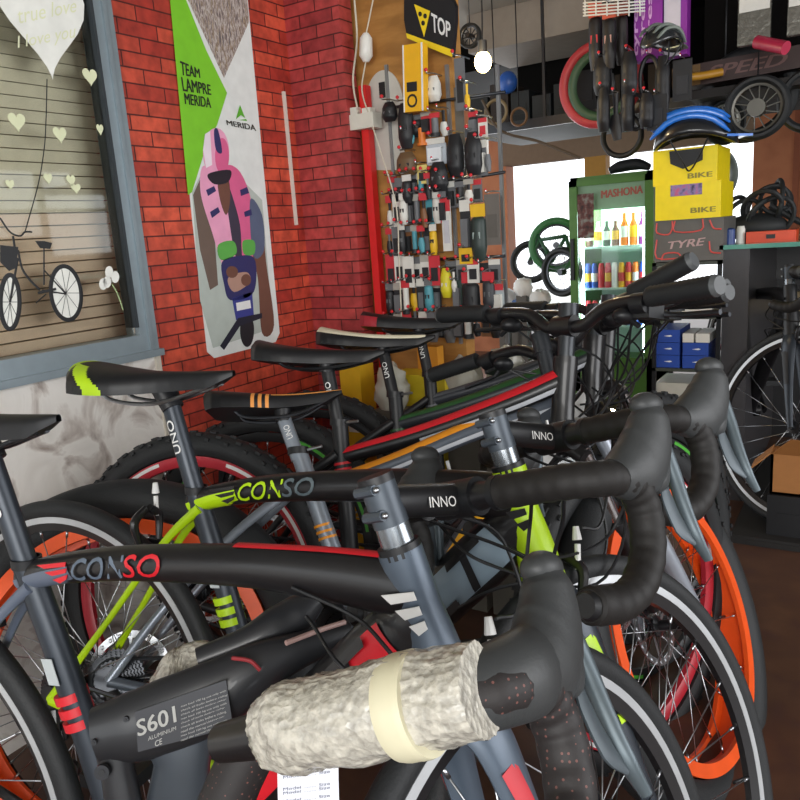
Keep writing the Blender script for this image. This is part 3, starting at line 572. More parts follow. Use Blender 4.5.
for cx, cy, ww_, hh_, lab in ((90, 76, 15, 20, 'small cream heart sticker right of the big heart, nearest the window frame top'), (17, 121, 18, 22, 'small cream heart sticker left of the string below the big heart'), (60, 134, 14, 19, 'small cream heart sticker just right of the string below the big heart'), (100, 129, 7, 13, 'tiny yellow heart sticker touching the right window frame'), (10, 184, 9, 12, 'tiny cream heart sticker at the glass left edge above the bicycle decal'), (71, 180, 9, 14, 'small cream heart sticker among the bright reflections'), (48, 178, 9, 13, 'pale heart sticker beside the string above the bicycle handlebar'), (76, 188, 10, 12, 'lowest cream heart sticker right of the string')):
    heart(cx, cy, ww_, hh_, 'heart_sticker', lab, CRM)
# bicycle decal
dg = empty('bicycle_decal', onx(40, 285, XW), 'black and white bicycle sticker with basket on the shop window', 'sticker'); dgl = dg.location.copy()
def gp(x, y, e=.0022): return onx(x, y, XW + e) - dgl
def ellipse(cx, cy, rx, ry, n=36): return [(cx + rx * math.cos(2*PI*i/n), cy + ry * math.sin(2*PI*i/n)) for i in range(n)]
def flatpoly(mb, pts, e, mi=0): mb.prism([gp(x, y, e) for x, y in pts], (.0006, 0, 0), mi)
def flatring(mb, cx, cy, rx, ry, w_, e, mi=0, rot=0):
    pts = [gp(cx + rx * math.cos(t) * math.cos(rot) - ry * math.sin(t) * math.sin(rot), cy + rx * math.cos(t) * math.sin(rot) + ry * math.sin(t) * math.cos(rot), e) for t in [2*PI*i/40 for i in range(40)]]
    mb.sweep(pts, w_, .0006, n=6, side=(1, 0, 0), closed=True, mi=mi)
for cx, cy, rx, ry, rt in ((66, 293, 15, 27, -.12), (10, 302, 9.5, 27, 0)):
    wm = MB(); wm.prism([gp(cx + rx * math.cos(t) * math.cos(rt) - ry * math.sin(t) * math.sin(rt), cy + rx * math.cos(t) * math.sin(rt) + ry * math.sin(t) * math.cos(rt), .0018) for t in [2*PI*i/40 for i in range(40)]], (.0004, 0, 0), 1)
    flatring(wm, cx, cy, rx, ry, .0058, .0028, 0, rt)
    for k in range(10): a = k * PI / 5; wm.sweep([gp(cx, cy, .003), gp(cx + rx * .95 * math.cos(a), cy + ry * .95 * math.sin(a), .003)], .0006, .0004, n=4, side=(1, 0, 0))
    wm.build('wheel', [BLK, CR2], dg)
fmm = MB()
for pts, r in (([(18, 250), (22, 268), (30, 280), (40, 290)], .003), ([(44, 247), (44, 285)], .002), ([(44, 270), (66, 294)], .0018), ([(42, 290), (66, 294)], .002), ([(18, 258), (10, 302)], .0028), ([(38, 293), (56, 289)], .0035), ([(36, 303), (46, 294)], .0015), ([(0, 218), (10, 232), (20, 236), (25, 232), (32, 232)], .0022), ([(13, 236), (16, 256)], .003)):
    fmm.sweep(smooth([gp(x, y, .003) for x, y in pts], 5), r, .0007, n=6, side=(1, 0, 0))
fmm.build('frame', BLK, dg)
MB().prism([gp(x, y, .003) for x, y in ((35, 241), (44, 241), (52, 243), (50, 249), (40, 248))], (.001, 0, 0)).build('saddle', BLK, dg)
MB().prism([gp(x, y, .0034) for x, y in ((0, 245), (18, 247), (16, 268), (9, 271), (0, 262))], (.001, 0, 0)).build('basket', BLK, dg)
fl = MB()
for cx, cy in ((107, 282), (115, 277), (109, 272), (103, 284)): fl.prism([onx(x, y, XW + .001) for x, y in ellipse(cx, cy, 4, 6, 12)], (.001, 0, 0))
fl.tube([onx(112, 284, XW + .001), onx(118, 295, XW + .001), onx(123, 310, XW + .001)], .0014, mi=1); tag(fl.build('flower_sticker', [CR2, mat('a9c08a', .6)]), 'small white flower sticker in the lower right of the shop window', 'sticker')

# ---------------------------------------------------------------- poster
po = empty('wall_poster', onx(245, 200, XW), 'tall white and green cycling team poster on the red brick wall', 'poster'); pl = po.location.copy()
def wp(x, y, e): return onx(x, y, XW + e) - pl
MB().prism([wp(x, y, .001) for x, y in ((163, -60), (241, -62), (247, 0), (262, 160), (279, 333), (275, 342), (214, 358), (207, 352), (192, 220), (170, 0))], (.003, 0, 0)).build('sheet', mat('dfe3e0', .4), po)
LY = .0045
def pp(name, pts, c, e, rough=.45):
    return MB().prism([wp(x, y, LY + e) for x, y in pts], (.0004, 0, 0)).build(name, c if not isinstance(c, str) else mat(c, rough), po)
pp('printed_green_field', [(166, -40), (176, -42), (186, 0), (206, 50), (227, 93), (217, 125), (208, 140), (192, 192), (188, 195), (170, 0)], '7cc82a', 0)
pp('printed_photo', [(188, 0), (182, -42), (237, -44), (247, 0), (249, 22), (224, 78)], noise_mat('crowd_print', [(.3, '3c3a42'), (.42, '8a7a74'), (.5, 'c9c2bc'), (.58, '6f5a4a'), (.7, 'b8a890')], 60, 6, .5, 0, (1, 3, .6)), 0)
PK = mat('e8a0c0', .5); PK2 = mat('d8608e', .5); NAV = mat('2c2c60', .5); SKN = mat('6d4638', .6)
pp('printed_backdrop', [(192, 192), (206, 165), (222, 160), (262, 200), (273, 328), (213, 348), (200, 300)], 'b4bdb6', .0003)
pp('printed_backdrop', [(193, 195), (202, 175), (214, 230), (218, 285), (210, 290), (200, 250)], '6b5a50', .0006)
def person_print(name, pts, c, e):
    P = [V(x, y, 0) for x, y in pts]; n = len(P)
    if n < 12: Q2 = smooth([P[-1]] + P + [P[0], P[1]], 5)[5:-5]; pts = [(q.x, q.y) for q in Q2[:-1]]
    return pp(name, pts, c, e)
person_print('printed_rider', [(203, 166), (212, 170), (222, 172), (226, 200), (232, 240), (236, 265), (224, 268), (212, 232), (202, 200), (200, 180)], PK, .0009)
person_print('printed_rider', [(228, 165), (240, 172), (250, 196), (253, 225), (252, 262), (243, 262), (240, 225), (232, 195), (226, 178)], PK2, .0009)
person_print('printed_rider', [(213, 172), (232, 168), (238, 200), (243, 225), (242, 258), (226, 258), (222, 225), (216, 196)], mat('3a3446', .5), .0007)
person_print('printed_rider', ellipse(216, 152, 13, 24), PK, .0012); person_print('printed_rider', ellipse(222, 156, 7, 18), PK2, .0014)
person_print('printed_rider', [(214, 131), (218, 130), (222, 152), (216, 150)], NAV, .0016); person_print('printed_rider', [(208, 174), (230, 170), (228, 182), (214, 184)], mat('2a2630', .3), .0016)
person_print('printed_rider', [(218, 180), (228, 178), (230, 200), (226, 215), (220, 200)], SKN, .0011)
person_print('printed_rider', [(218, 245), (233, 241), (236, 254), (221, 260)], mat('5aa84a', .5), .0012); person_print('printed_rider', [(243, 241), (254, 241), (254, 254), (244, 254)], mat('5aa84a', .5), .0012)
person_print('printed_rider', [(222, 262), (238, 256), (254, 258), (256, 282), (250, 296), (230, 300), (224, 284)], NAV, .0012)
person_print('printed_rider', [(228, 278), (246, 272), (250, 282), (234, 292)], mat('b08a7a', .6), .0014)
person_print('printed_rider', [(252, 205), (262, 222), (266, 262), (274, 325), (262, 333), (258, 280), (252, 250)], SKN, .0008)
person_print('printed_rider', [(250, 200), (262, 215), (264, 250), (253, 255)], mat('55607a', .5), .001)
pp('printed_bicycle', [(232, 298), (252, 292), (254, 318), (236, 320)], mat('39408a', .4), .0012)
pp('printed_bicycle', ellipse(247, 330, 7, 17), mat('1d1d24', .5), .001); pp('printed_bicycle', [(220, 346), (224, 350), (240, 326), (262, 318), (262, 313), (238, 318)], mat('1d2030', .5), .0014)
for q_ in ([(206, 190), (214, 186), (216, 191), (208, 196)], [(210, 212), (218, 207), (220, 212), (212, 218)], [(240, 190), (247, 187), (249, 193), (241, 196)], [(244, 212), (251, 209), (252, 215), (245, 217)]): pp('printed_stripe', q_, NAV, .0018)
pp('printed_stripe', [(205, 134), (210, 131), (212, 165), (206, 168), (203, 150)], mat('ecdfe8', .5), .0014); pp('printed_hand', ellipse(232, 272, 6, 6, 14), SKN, .0018); pp('printed_hand', ellipse(246, 280, 5, 6, 14), SKN, .0018); pp('printed_number', [(236, 303), (250, 300), (251, 308), (237, 311)], WHITE, .0018)
lt = MB(); l2 = MB(); Q = lambda x, y: wp(x, y, .0062)
text_quad('TEAM', Q(181, 75), Q(200, 78), Q(199, 69), Q(180, 61), 0, lt, .02); text_quad('LAMPRE', Q(183, 91), Q(211, 95), Q(210, 85), Q(181, 77), 0, lt, .015); text_quad('MERIDA', Q(185, 104), Q(211, 108), Q(210, 98), Q(184, 93), 0, lt, .015)
text_quad('MERIDA', Q(227, 125), Q(256, 131), Q(255, 125), Q(226, 120), 0, l2, .01); lt.build('poster_lettering', mat('20241c', .5), po); l2.build('logo_lettering', mat('20241c', .5), po)
lg = MB(); lg.prism([Q(x, y) for x, y in ((236, 119), (240, 105), (245, 118), (241, 115))], (.0004, 0, 0)); lg.prism([Q(x, y) for x, y in ((239, 120), (246, 119), (247, 121))], (.0004, 0, 0)); lg.build('arrow_emblem', mat('5cae2c', .5), po)

# ================================================================ BICYCLES
GRIM = mat('e9e9e6', .4)
bikeA = road_bike('matt black and slate road bicycle with red lettering, nearest complete one', (-1.178, .406, 0), .153, .066, 1.237, MBLK, SLATE, mat('c8323c', .4), DSLATE, RED, mat('5d6a7a', .4), RED, mat('5f6878', .4), RED, 'plain', [BLK, BLK])
bikeB = road_bike('black and lime green road bicycle with lime tailed saddle', (-1.186, .673, 0), .118, .124, 1.134, MBLK, LIME, SLATE, DSLATE, mat('8fa3b2', .4), LIME, mat('5d6a70', .4), LIME, None, 'lime', [BLK, LIME])
gC = dict(dtup=.07, lo=.07, he=.4, HT=(.87, .872), HB=(.882, .762), ST=(.347, .751), S2=(.407, .56), WB=1.156, tail=(.172, .892), nose=(.442, .888), CL=(.854, .954))
SILV = mat('8a929c', .3, .4)
bikeC = mtb('silver and orange fat-tyred bicycle with bright orange rims', (-1.057, .645, 0), .595, .445, .756, gC, (mat('5a616b', .35, .3), mat('9aa0aa', .3, .3), mat('f09a28', .4), SILV), .37, .092, .285, .022, .078, (RUB, mat('f2581a', .4), BLK), 0, [BLK, mat('f0a050', .45)], 'stripes', 28, 'CY', susp=False)
gE = dict(lo=.055, he=.2, HT=(.818, .866), HB=(.81, .706), ST=(.345, .728), S2=(.36, .60), WB=1.053, tail=(.153, .914), nose=(.445, .899), CL=(.755, .937))
rr = (RUB, mat('b82a38', .4), WHITE)
bikeE = mtb('black mountain bicycle with red striped top tube and red and white rims', (-1.237, .977, 0), .243, .267, .972, gE, (MBLK, MBLK, RED, BLK), .36, .055, .305, .024, .024, rr, .006, [BLK, BLK], 'plain', 20)
gG = dict(gE); gG['tail'] = (.150, .905); gG['nose'] = (.445, .89); gG['CL'] = (.765, .90)
gH = dict(gE); gH['CL'] = (.765, .89)
bikeG = mtb('dark mountain bicycle with cream saddle behind the red striped one', (-1.267, 1.25, 0), .243, .267, .97, gG, (mat('2b2f33', .35), MBLK, mat('2f5a30', .4), BLK), .35, .055, .297, .024, .024, (RUB, BLK, mat('4fae3a', .4)), .006, [BLK, mat('e6e0c6', .5)], 'cream', 16)
bikeH = mtb('mountain bicycle with black and red saddle, farthest in the parked row', (-1.31, 1.50, 0), .243, .267, .97, gH, (mat('33363c', .35), MBLK, mat('55585c', .4), BLK), .35, .055, .297, .024, .024, (RUB, BLK, DSTEEL), .006, [BLK, mat('a02430', .5)], 'redtail', 16)

# the nearest bicycle: only its bar, stem, head and part of its top tube stand in view
Mz = Matrix.Translation((-.954, -.317, 0)) @ Matrix.Rotation(.456, 4, 'Z') @ Matrix.Rotation(-.272, 4, 'X')
bz = empty('racing_bicycle', None, 'black racing bicycle marked S601 with bubble-wrapped handlebar at the very front', 'bicycle', None, Mz)
HTz, HBz = (.816, .795), (.862, .653); Tz = steer_matrix((HBz[0], 0, HBz[1]), (HTz[0], 0, HTz[1]), 1.188)
Mzi = Mz.inverted()
def dep(p): return (Vector(p) - EYE).dot(FW)
def zl(px, py, D): return Mzi @ atd(px, py, D)
WRAP = bpy.data.materials.new('bubble_wrap'); WRAP.use_nodes = True; N, L = nodes_of(WRAP); b = N['Principled BSDF']
tc = N.new('ShaderNodeTexCoord'); vo = N.new('ShaderNodeTexVoronoi'); vo.inputs['Scale'].default_value = 190; L.new(tc.outputs['Object'], vo.inputs['Vector'])
nz = N.new('ShaderNodeTexNoise'); nz.inputs['Scale'].default_value = 120; nz.inputs['Detail'].default_value = 8; L.new(tc.outputs['Object'], nz.inputs['Vector'])
rp = N.new('ShaderNodeValToRGB'); rp.color_ramp.elements[0].position = .3; rp.color_ramp.elements[0].color = (*srgb('aaa69c'), 1); rp.color_ramp.elements[1].position = .62; rp.color_ramp.elements[1].color = (*srgb('e2ddcf'), 1)
L.new(nz.outputs['Fac'], rp.inputs[0]); L.new(rp.outputs[0], b.inputs['Base Color']); b.inputs['Roughness'].default_value = .22; b.inputs['Transmission Weight'].default_value = .18; b.inputs['Coat Weight'].default_value = .6; b.inputs['Coat Roughness'].default_value = .15
bp = N.new('ShaderNodeBump'); bp.inputs['Strength'].default_value = .6; bp.inputs['Distance'].default_value = .002; L.new(vo.outputs['Distance'], bp.inputs['Height'])
bp2 = N.new('ShaderNodeBump'); bp2.inputs['Strength'].default_value = .5; bp2.inputs['Distance'].default_value = .004; L.new(nz.outputs['Fac'], bp2.inputs['Height']); L.new(bp.outputs[0], bp2.inputs['Normal']); L.new(bp2.outputs[0], b.inputs['Normal'])
from mathutils import noise
def wrap_roll(name, pts, rad, parent, T=None, label=None, amp=.006, seed=0):
    mb = MB(); P = smooth(pts, 14) if len(pts) > 2 else [Vector(pts[0]).lerp(Vector(pts[1]), i / 60) for i in range(61)]
    r = lerp_list(rad, len(P)); mb.sweep(P, r, n=120, side=(1, .1, .3))
    n0 = len(mb.v)
    for i, q in enumerate(mb.v):
        c = P[min(i // 120, len(P) - 1)]; d = (q - c)
        if d.length < 1e-6: continue
        nn = noise.noise(q * 28 + V(seed, 0, 0)) * amp * .9 + noise.noise(q * 180) * amp * .3 + abs(noise.noise(q * 420)) * amp * .3
        mb.v[i] = q + d.normalized() * nn
    return mb.build(name, WRAP, parent, T=T, label=label)
hb = MB(); cl = V(.912, 0, .847); hb.sweep([cl + V(0, -.13, 0), cl + V(0, -.03, 0), cl + V(0, .03, 0), cl + V(0, .06, 0)], [.0125, .0158, .0158, .014], n=16, side=(1, 0, 0)); hb.build('handlebar', MBLK, bz, T=Tz)
PERF = mat('231f1f', .6, bump=.1, bscale=301); N, L = nodes_of(PERF); vv = N.new('ShaderNodeTexVoronoi'); vv.inputs['Scale'].default_value = 210; vv.inputs['Randomness'].default_value = .15; tcc = N.new('ShaderNodeTexCoord'); L.new(tcc.outputs['Object'], vv.inputs['Vector'])
lt_ = N.new('ShaderNodeMath'); lt_.operation = 'LESS_THAN'; lt_.inputs[1].default_value = .2; L.new(vv.outputs['Distance'], lt_.inputs[0]); mm = N.new('ShaderNodeMix'); mm.data_type = 'RGBA'; L.new(lt_.outputs[0], mm.inputs['Factor']); mm.inputs['A'].default_value = (*srgb('231f1f'), 1); mm.inputs['B'].default_value = (*srgb('6e4640'), 1); L.new(mm.outputs['Result'], N['Principled BSDF'].inputs['Base Color'])
drop_half(bz, (.912, .847), -1, Tz, PERF, full=True)
wrap_roll('bubble_wrap', [V(.910, .012, .847), V(.912, -.06, .848), V(.914, -.158, .847)], [.024, .030, .030, .031, .031, .029, .028], bz, T=Tz, label='bubble wrap rolled round the handlebar')
bd = MB(); P_ = [V(.9125, -.098 - i * .003, .8475) for i in range(8)]; bd.sweep(P_, [.0325, .033, .0334, .0333, .0332, .0334, .0333, .0326], n=40, side=(1, 0, 0)); bd.build('tape_band', mat('dcd6b8', .4), bz, T=Tz)
# body of the nearest bicycle
D0 = .80; body = MB()
pth = smooth([zl(98, 735, D0), zl(150, 722, D0), (zl(215, 695, D0)), zl(275, 660, D0 + .02), zl(350, 632, D0 + .06)], 8); sd = Mzi.to_3x3() @ (-FW)
body.sweep(pth, [.030, .037, .040, .037, .030, .020, .013], [.018, .022, .022, .020, .018, .014, .010], n=24, side=sd)
body.sweep(smooth([zl(178, 735, D0 + .005), zl(182, 765, D0 + .005), zl(176, 812, D0 + .01)], 6), [.040, .030, .034], [.016] * 3, n=18, side=sd, mi=1)
body.sweep(smooth([zl(200, 662, D0 + .03), zl(255, 640, D0 + .04), zl(292, 618, D0 + .06), zl(316, 598, D0 + .07)], 6), [.016, .018, .024, .022, .014], [.012, .014, .018, .018, .012], n=18, side=sd)
body.sweep(smooth([zl(112, 735, D0), zl(118, 770, D0), zl(125, 812, D0)], 4), [.022, .018, .02], [.014] * 3, n=14, side=sd)
bf = body.build('frame', [mat('26272a', .38, .1, coat=.2), mat('3f454c', .35, .2)], bz)
f0 = lambda x, y: zl(x, y, D0 - .0235)
MB().prism([f0(135, 712), f0(226, 680), f0(233, 727), f0(138, 752)], Mzi.to_3x3() @ (FW * .001)).build('spec_plate', mat('34353a', .35), bf)
lt = MB(); f1 = lambda x, y: zl(x, y, D0 - .0242); text_quad('S601', f1(138, 737), f1(176, 722), f1(174, 706), f1(136, 721), 0, lt, .02)
text_quad('CE', f1(155, 747), f1(162, 744), f1(162, 738), f1(155, 741), 0, lt, .02); text_quad('ALUMINIUM', f1(148, 741), f1(176, 730), f1(176, 726), f1(148, 737), 0, lt, .0)
rnd = random.Random(4)
for k in range(9):
    y = 706 + k * 4.2
    text_quad(rnd.choice(['max load 100 kg use only with', 'check all bolts before riding', 'read the manual before use']), f1(181, y + 2), f1(228 - rnd.random() * 6, y - 14), f1(228 - rnd.random() * 3, y - 16.5), f1(181, y - .5), 0, lt)
lt.build('spec_lettering', mat('a9a9a5', .5), bf)
pk = MB(); pk.tube([zl(232, 658, D0 - .012), zl(250, 661, D0 - .014), zl(260, 670, D0 - .012)], .0022); pk.build('red_line', mat('8e2a30', .4), bf)
pk = MB(); pk.tube([zl(286, 643, D0 + .0), zl(320, 630, D0 + .03), zl(345, 622, D0 + .05)], .003); pk.build('pink_streak', mat('a98a84', .4), bf)
ax = Mzi.to_3x3() @ (-FW)
for x, y, r in ((103, 771, .008), (127, 718, .003), (95, 741, .003)):
    bo = MB(); c = zl(x, y, D0 - .018); bo.sweep([c, c + ax * .004], r, n=14, side=(1, 0, 0)); bo.sweep([c + ax * .004, c + ax * .0045], r * .5, n=6, side=(1, 0, 0), mi=1)
    bo.build('bolt', [mat('3a3b3e', .3, .6), BLK], bf)
wrap_roll('bubble_wrap', [zl(160, 690, D0 + .07), zl(190, 672, D0 + .07), zl(232, 668, D0 + .08)], [.020, .030, .032, .018], bz, seed=5, label='loose bubble wrap behind the frame')
dr = MB(); dr.sweep(smooth([zl(222, 812, .70), zl(240, 770, .70), zl(262, 735, .70), zl(300, 712, .70)], 8), [.026, .025, .024, .02], n=18, side=None); dr.build('bar_tape', PERF, bz)
for k, (x0, y0, x1, y1) in enumerate(((252, 777, 275, 765), (247, 792, 254, 786))): pass
ot = MB(); ot.prism([atd(209, 745, .66), atd(219, 737, .66), atd(224, 744, .66), atd(214, 752, .66)], FW * .002); tag(ot.build('paper_tag', mat('d8862a', .5)), 'small orange tag hanging under the S601 frame', 'tag')
pt = empty('price_tag', atd(308, 762, .60), 'white paper price tag with printed lines hanging under the bubble wrap', 'tag'); pq = pt.location.copy(); a_ = lambda x, y, e=0: atd(x, y, .60 - e) - pq
MB().prism([a_(277, 757), a_(338, 755), a_(340, 850), a_(279, 850)], FW * .0012).build('sheet', mat('e6e8f0', .5), pt)
lt = MB(); text_quad('BICYCLE SHOP', a_(282, 772, .001), a_(302, 768, .001), a_(302, 764, .001), a_(282, 768, .001), 0, lt)
for y in (776, 788, 792, 800): text_quad('Model ........ Size', a_(283, y + 3, .001), a_(330, y - 3, .001), a_(330, y - 6, .001), a_(283, y, .001), 0, lt)
lt.build('printed_lines', mat('6c7288', .5), pt)

# ================================================================ BACKGROUND
def pbox(name, label, cat, x0, y0, x1, y1, Y, th, m, group=None, root=None):
    c = ony((x0 + x1) / 2, (y0 + y1) / 2, Y); ux = abs((ony((x0 + x1) / 2 + 1, (y0 + y1) / 2, Y) - c).x); uz = abs((ony((x0 + x1) / 2, (y0 + y1) / 2 + 1, Y) - c).z)
    w_, h_ = (x1 - x0) * ux, (y1 - y0) * uz; o = MB().box((0, th / 2, 0), (w_, th, h_)).build(name, m); o.location = c
    if cat: tag(o, label, cat, group)
    return o, w_, h_
def face_text(parent, name, body, w_, h_, u0, v0, u1, v1, m, bold=.01, y=-.0008):
    # u,v in -0.5..0.5 of the front face of a pbox
    lt = MB(); text_quad(body, (u0 * w_, y, v0 * h_), (u1 * w_, y, v0 * h_), (u1 * w_, y, v1 * h_), (u0 * w_, y, v1 * h_), 0, lt, bold); return lt.build(name, m, parent)
# --- accessory rack
RY = 2.09
rk = empty('accessory_rack', ony(385, 370, RY), 'wall rack of wire rails with a bright red post, full of hanging accessories', 'rack'); rl = rk.location.copy()
R_ = lambda x, y, Y=RY: ony(x, y, Y) - rl
pr = MB(); a = R_(369, 85); b = R_(384, 385)
pr.box(((a.x + b.x) / 2 - .004, 0, (a.z + R_(384, 520).z) / 2), (.026, .03, a.z - R_(384, 520).z)); pr.build('post', mat('d81f20', .4), rk)
for k, (y0_, y1_) in enumerate(((108, 92), (192, 172), (262, 256), (318, 312))):
    r = MB(); r.sweep([R_(388, y0_, RY + .02), R_(505, y1_, RY + .02)], .0045, n=8, side=(0, 0, 1)); r.build('rail', DSTEEL, rk)
for x in (388, 448, 498):
    r = MB(); r.bx(R_(x, 90, RY + .03).x - .005, R_(x, 90, RY + .03).x + .005, .025, .035, R_(x, 345).z, R_(x, 62).z); r.build('upright', mat('8e9092', .4, .6), rk)
MB().bx(R_(388, 200).x, R_(462, 200).x, .036, .042, R_(400, 340).z, R_(400, 95).z).build('back_panel', mat('6f6a60', .7), rk)
HK = mat('d2222c', .4)
def hang(name, label, cat, x0, y0, x1, y1, Y, m, shape, header=None, group=None, parts=None):
    """an accessory on a hook: body of its own shape, header card and red hook tip"""
    c = ony((x0 + x1) / 2, y0, Y); ux = abs((ony((x0 + x1) / 2 + 1, y0, Y) - c).x); uz = abs((ony((x0 + x1) / 2, y0 + 1, Y) - c).z); w_ = (x1 - x0) * ux; h_ = (y1 - y0) * uz
    root = empty(name, c, label, cat, group); b = MB(); t = min(.018, w_ * .4)
    hh = h_ * .22 if header else 0
    if shape == 'pack':   # blister pack: bulging front
        b.box((0, .004, -(hh + h_) / 2), (w_, .003, h_ - hh)); b.box((0, -.004, -(hh + h_) / 2 - h_ * .03), (w_ * .7, .014, (h_ - hh) * .7), 1)
    elif shape == 'tool':
        b.sweep([V(0, 0, -hh), V(0, 0, -h_ * .5)], [w_ * .18, w_ * .14], [.004, .003], n=8, side=(0, 1, 0), mi=1); b.sweep(smooth([V(0, 0, -h_ * .45), V(0, 0, -h_ * .7), V(w_ * .1, 0, -h_)], 4), [w_ * .28, w_ * .42, w_ * .25], [.007, .009, .006], n=10, side=(0, 1, 0))
    elif shape == 'pouch':
        b.sweep(smooth([V(0, 0, -hh), V(0, 0, -h_ * .3), V(0, 0, -h_ * .75), V(0, 0, -h_)], 5), [w_ * .3, w_ * .48, w_ * .5, w_ * .36], [.006, t, t * 1.2, .006], n=12, side=(0, 1, 0))
        b.box((0, -t * .9, -h_ * .55), (w_ * .5, .004, h_ * .12), 1)
    elif shape == 'pump':
        b.sweep([V(0, 0, -hh), V(0, 0, -h_ * .9)], w_ * .3, n=12, side=(0, 1, 0)); b.sweep([V(0, 0, -h_ * .85), V(0, 0, -h_)], w_ * .42, n=12, side=(0, 1, 0), mi=1)
    elif shape == 'card': b.box((0, 0, -h_ / 2), (w_, .004, h_)); b.box((0, -.003, -h_ * .62), (w_ * .6, .004, h_ * .45), 1)
    elif shape == 'ring': b.sweep([V(w_ * .5 * math.cos(q), 0, -h_ / 2 + h_ * .5 * math.sin(q)) for q in [2*PI*i/24 for i in range(24)]], w_ * .12, n=8, side=(0, 1, 0), closed=True)
    b.build({'pack': 'blister_pack', 'tool': 'tool_body', 'pouch': 'pouch_body', 'pump': 'pump_body', 'card': 'backing_card', 'ring': 'ring'}[shape], m, root)
    if header: MB().box((0, -.001, -hh / 2), (w_ * .96, .003, hh)).build('header_card', header, root)
    k = MB(); k.tube([(0, .03 + RY - Y if RY > Y else .03, .008), (0, 0, .008), (0, -.035, .004), (0, -.04, .012)], .002, mi=0); k.ball((0, -.04, .012), .0055 if int(x0 * 7 + y0) % 3 else .003, 1, n=8, m=6); k.build('hook', [STEEL, HK], root)
    return root
C_ = lambda h: mat(h, .5)
wc, bk, cy, yl, gy, rd_ = C_('dcdad2'), C_('202124'), C_('4f9aa8'), C_('e8b81e'), C_('6b6d70'), C_('c8303a')
items = [
 ('inner_tube_box', 'tall yellow box with black printed letters standing above the red post', 'box', None),
 ('brake_cable_pack', 'grey narrow pack hanging top centre of the rack beside the light bulb', 'pack', (454, 58, 464, 112, 'card', (gy, bk), None)),
 ('tyre_lever', 'thin yellow lever hanging right of the grey narrow pack', 'tool', (463, 84, 470, 108, 'tool', (yl, yl), None)),
 ('white_pouch', 'crumpled white pouch on the top row right of the tall yellow box', 'pouch', (426, 76, 440, 102, 'pouch', (wc, gy), None)),
 ('cable_reel', 'black reel on the second row nearest the red post', 'reel', (382, 102, 396, 122, 'pouch', (bk, gy), None)),
 ('lock_cable', 'black spiral lock on the second row under the yellow box', 'lock', (397, 103, 412, 150, 'pouch', (bk, bk), None)),
 ('teal_ring', 'teal rubber ring hanging from the black reel', 'ring', (402, 132, 413, 146, 'ring', (cy, cy), None)),
 ('orange_grip', 'orange rubber grip tilted on the second row', 'grip', (416, 128, 427, 146, 'pump', (C_('e07a28'), C_('e07a28')), None)),
 ('brown_roll', 'brown roll hanging low on the second row', 'roll', (396, 152, 416, 176, 'pouch', (C_('6a5238'), bk), None)),
 ('bell_pack', 'clear plastic pack with shiny parts on the second row', 'pack', (425, 138, 445, 165, 'pack', (C_('b9bfc6'), C_('e4e8ec')), wc)),
 ('knee_pad', 'large black padded pair hanging in the middle of the rack, left half', 'pad', (446, 134, 463, 178, 'pouch', (bk, bk), None)),
 ('knee_pad', 'large black padded pair hanging in the middle of the rack, right half', 'pad', (464, 132, 481, 176, 'pouch', (bk, bk), None)),
 ('yellow_tag_tool', 'pale yellow card hanging left of the black pads', 'card', (417, 165, 427, 184, 'card', (C_('e2cf7a'), bk), None)),
 ('black_bag', 'black saddle bag low left of the black pads', 'bag', (429, 162, 447, 192, 'pouch', (bk, gy), None)),
 ('light_pack', 'small grey light pack at the right edge of the second row', 'pack', (476, 140, 486, 176, 'pack', (gy, wc), wc)),
 ('reflector', 'grey reflector hanging at the rack right end, top', 'reflector', (483, 140, 491, 172, 'tool', (gy, wc), None)),
]
r1 = random.Random(7)
colours = {'white': wc, 'black': bk, 'cyan': cy, 'yellow': yl, 'grey': gy, 'red': rd_, 'brown': C_('7c5230')}
kinds = [('pack', 'brake_pad_pack', 'blister pack', 'pack'), ('tool', 'multi_tool', 'tool', 'tool'), ('pouch', 'saddle_pouch', 'pouch', 'pouch'), ('pump', 'mini_pump', 'pump', 'pump'), ('card', 'bell_card', 'carded bell', 'card')]
ordn = ['first', 'second', 'third', 'fourth', 'fifth', 'sixth', 'seventh', 'eighth', 'ninth', 'tenth', 'eleventh', 'twelfth']
rows = [(386, 446, 196, 30, 9, 'upper middle row', ['white', 'white', 'white', 'black', 'grey', 'brown', 'cyan', 'white', 'red']),
        (386, 436, 226, 28, 8, 'second middle row', ['black', 'grey', 'black', 'brown', 'cyan', 'cyan', 'black', 'yellow']),
        (386, 438, 256, 30, 6, 'row of white cards', ['red', 'white', 'white', 'white', 'white', 'red']),
        (386, 440, 282, 30, 7, 'lower row', ['black', 'black', 'white', 'yellow', 'black', 'cyan', 'black']),
        (388, 446, 176, 24, 8, 'short row above the middle rows', ['black', 'grey', 'black', 'black', 'cyan', 'black', 'white', 'black']),
        (446, 482, 180, 24, 4, 'short row under the black pads', ['grey', 'black', 'white', 'grey']),
        (446, 500, 262, 22, 5, 'row right of the white cards', ['black', 'grey', 'white', 'black', 'grey']),
        (444, 500, 312, 26, 6, 'lowest row on the right', ['grey', 'black', 'white', 'black', 'brown', 'black']),
        (412, 448, 112, 22, 4, 'short row under the tall yellow box', ['black', 'red', 'grey', 'white']),
        (386, 444, 312, 28, 7, 'bottom row', ['white', 'grey', 'yellow', 'black', 'red', 'grey', 'black'])]
for it in items:
    if it[3] is None: continue
    x0, y0, x1, y1, shp, ms, hd2 = it[3]; hang(it[0], it[1], it[2], x0, y0, x1, y1, RY - .02 - .004 * (x0 % 5), list(ms), shp, hd2)
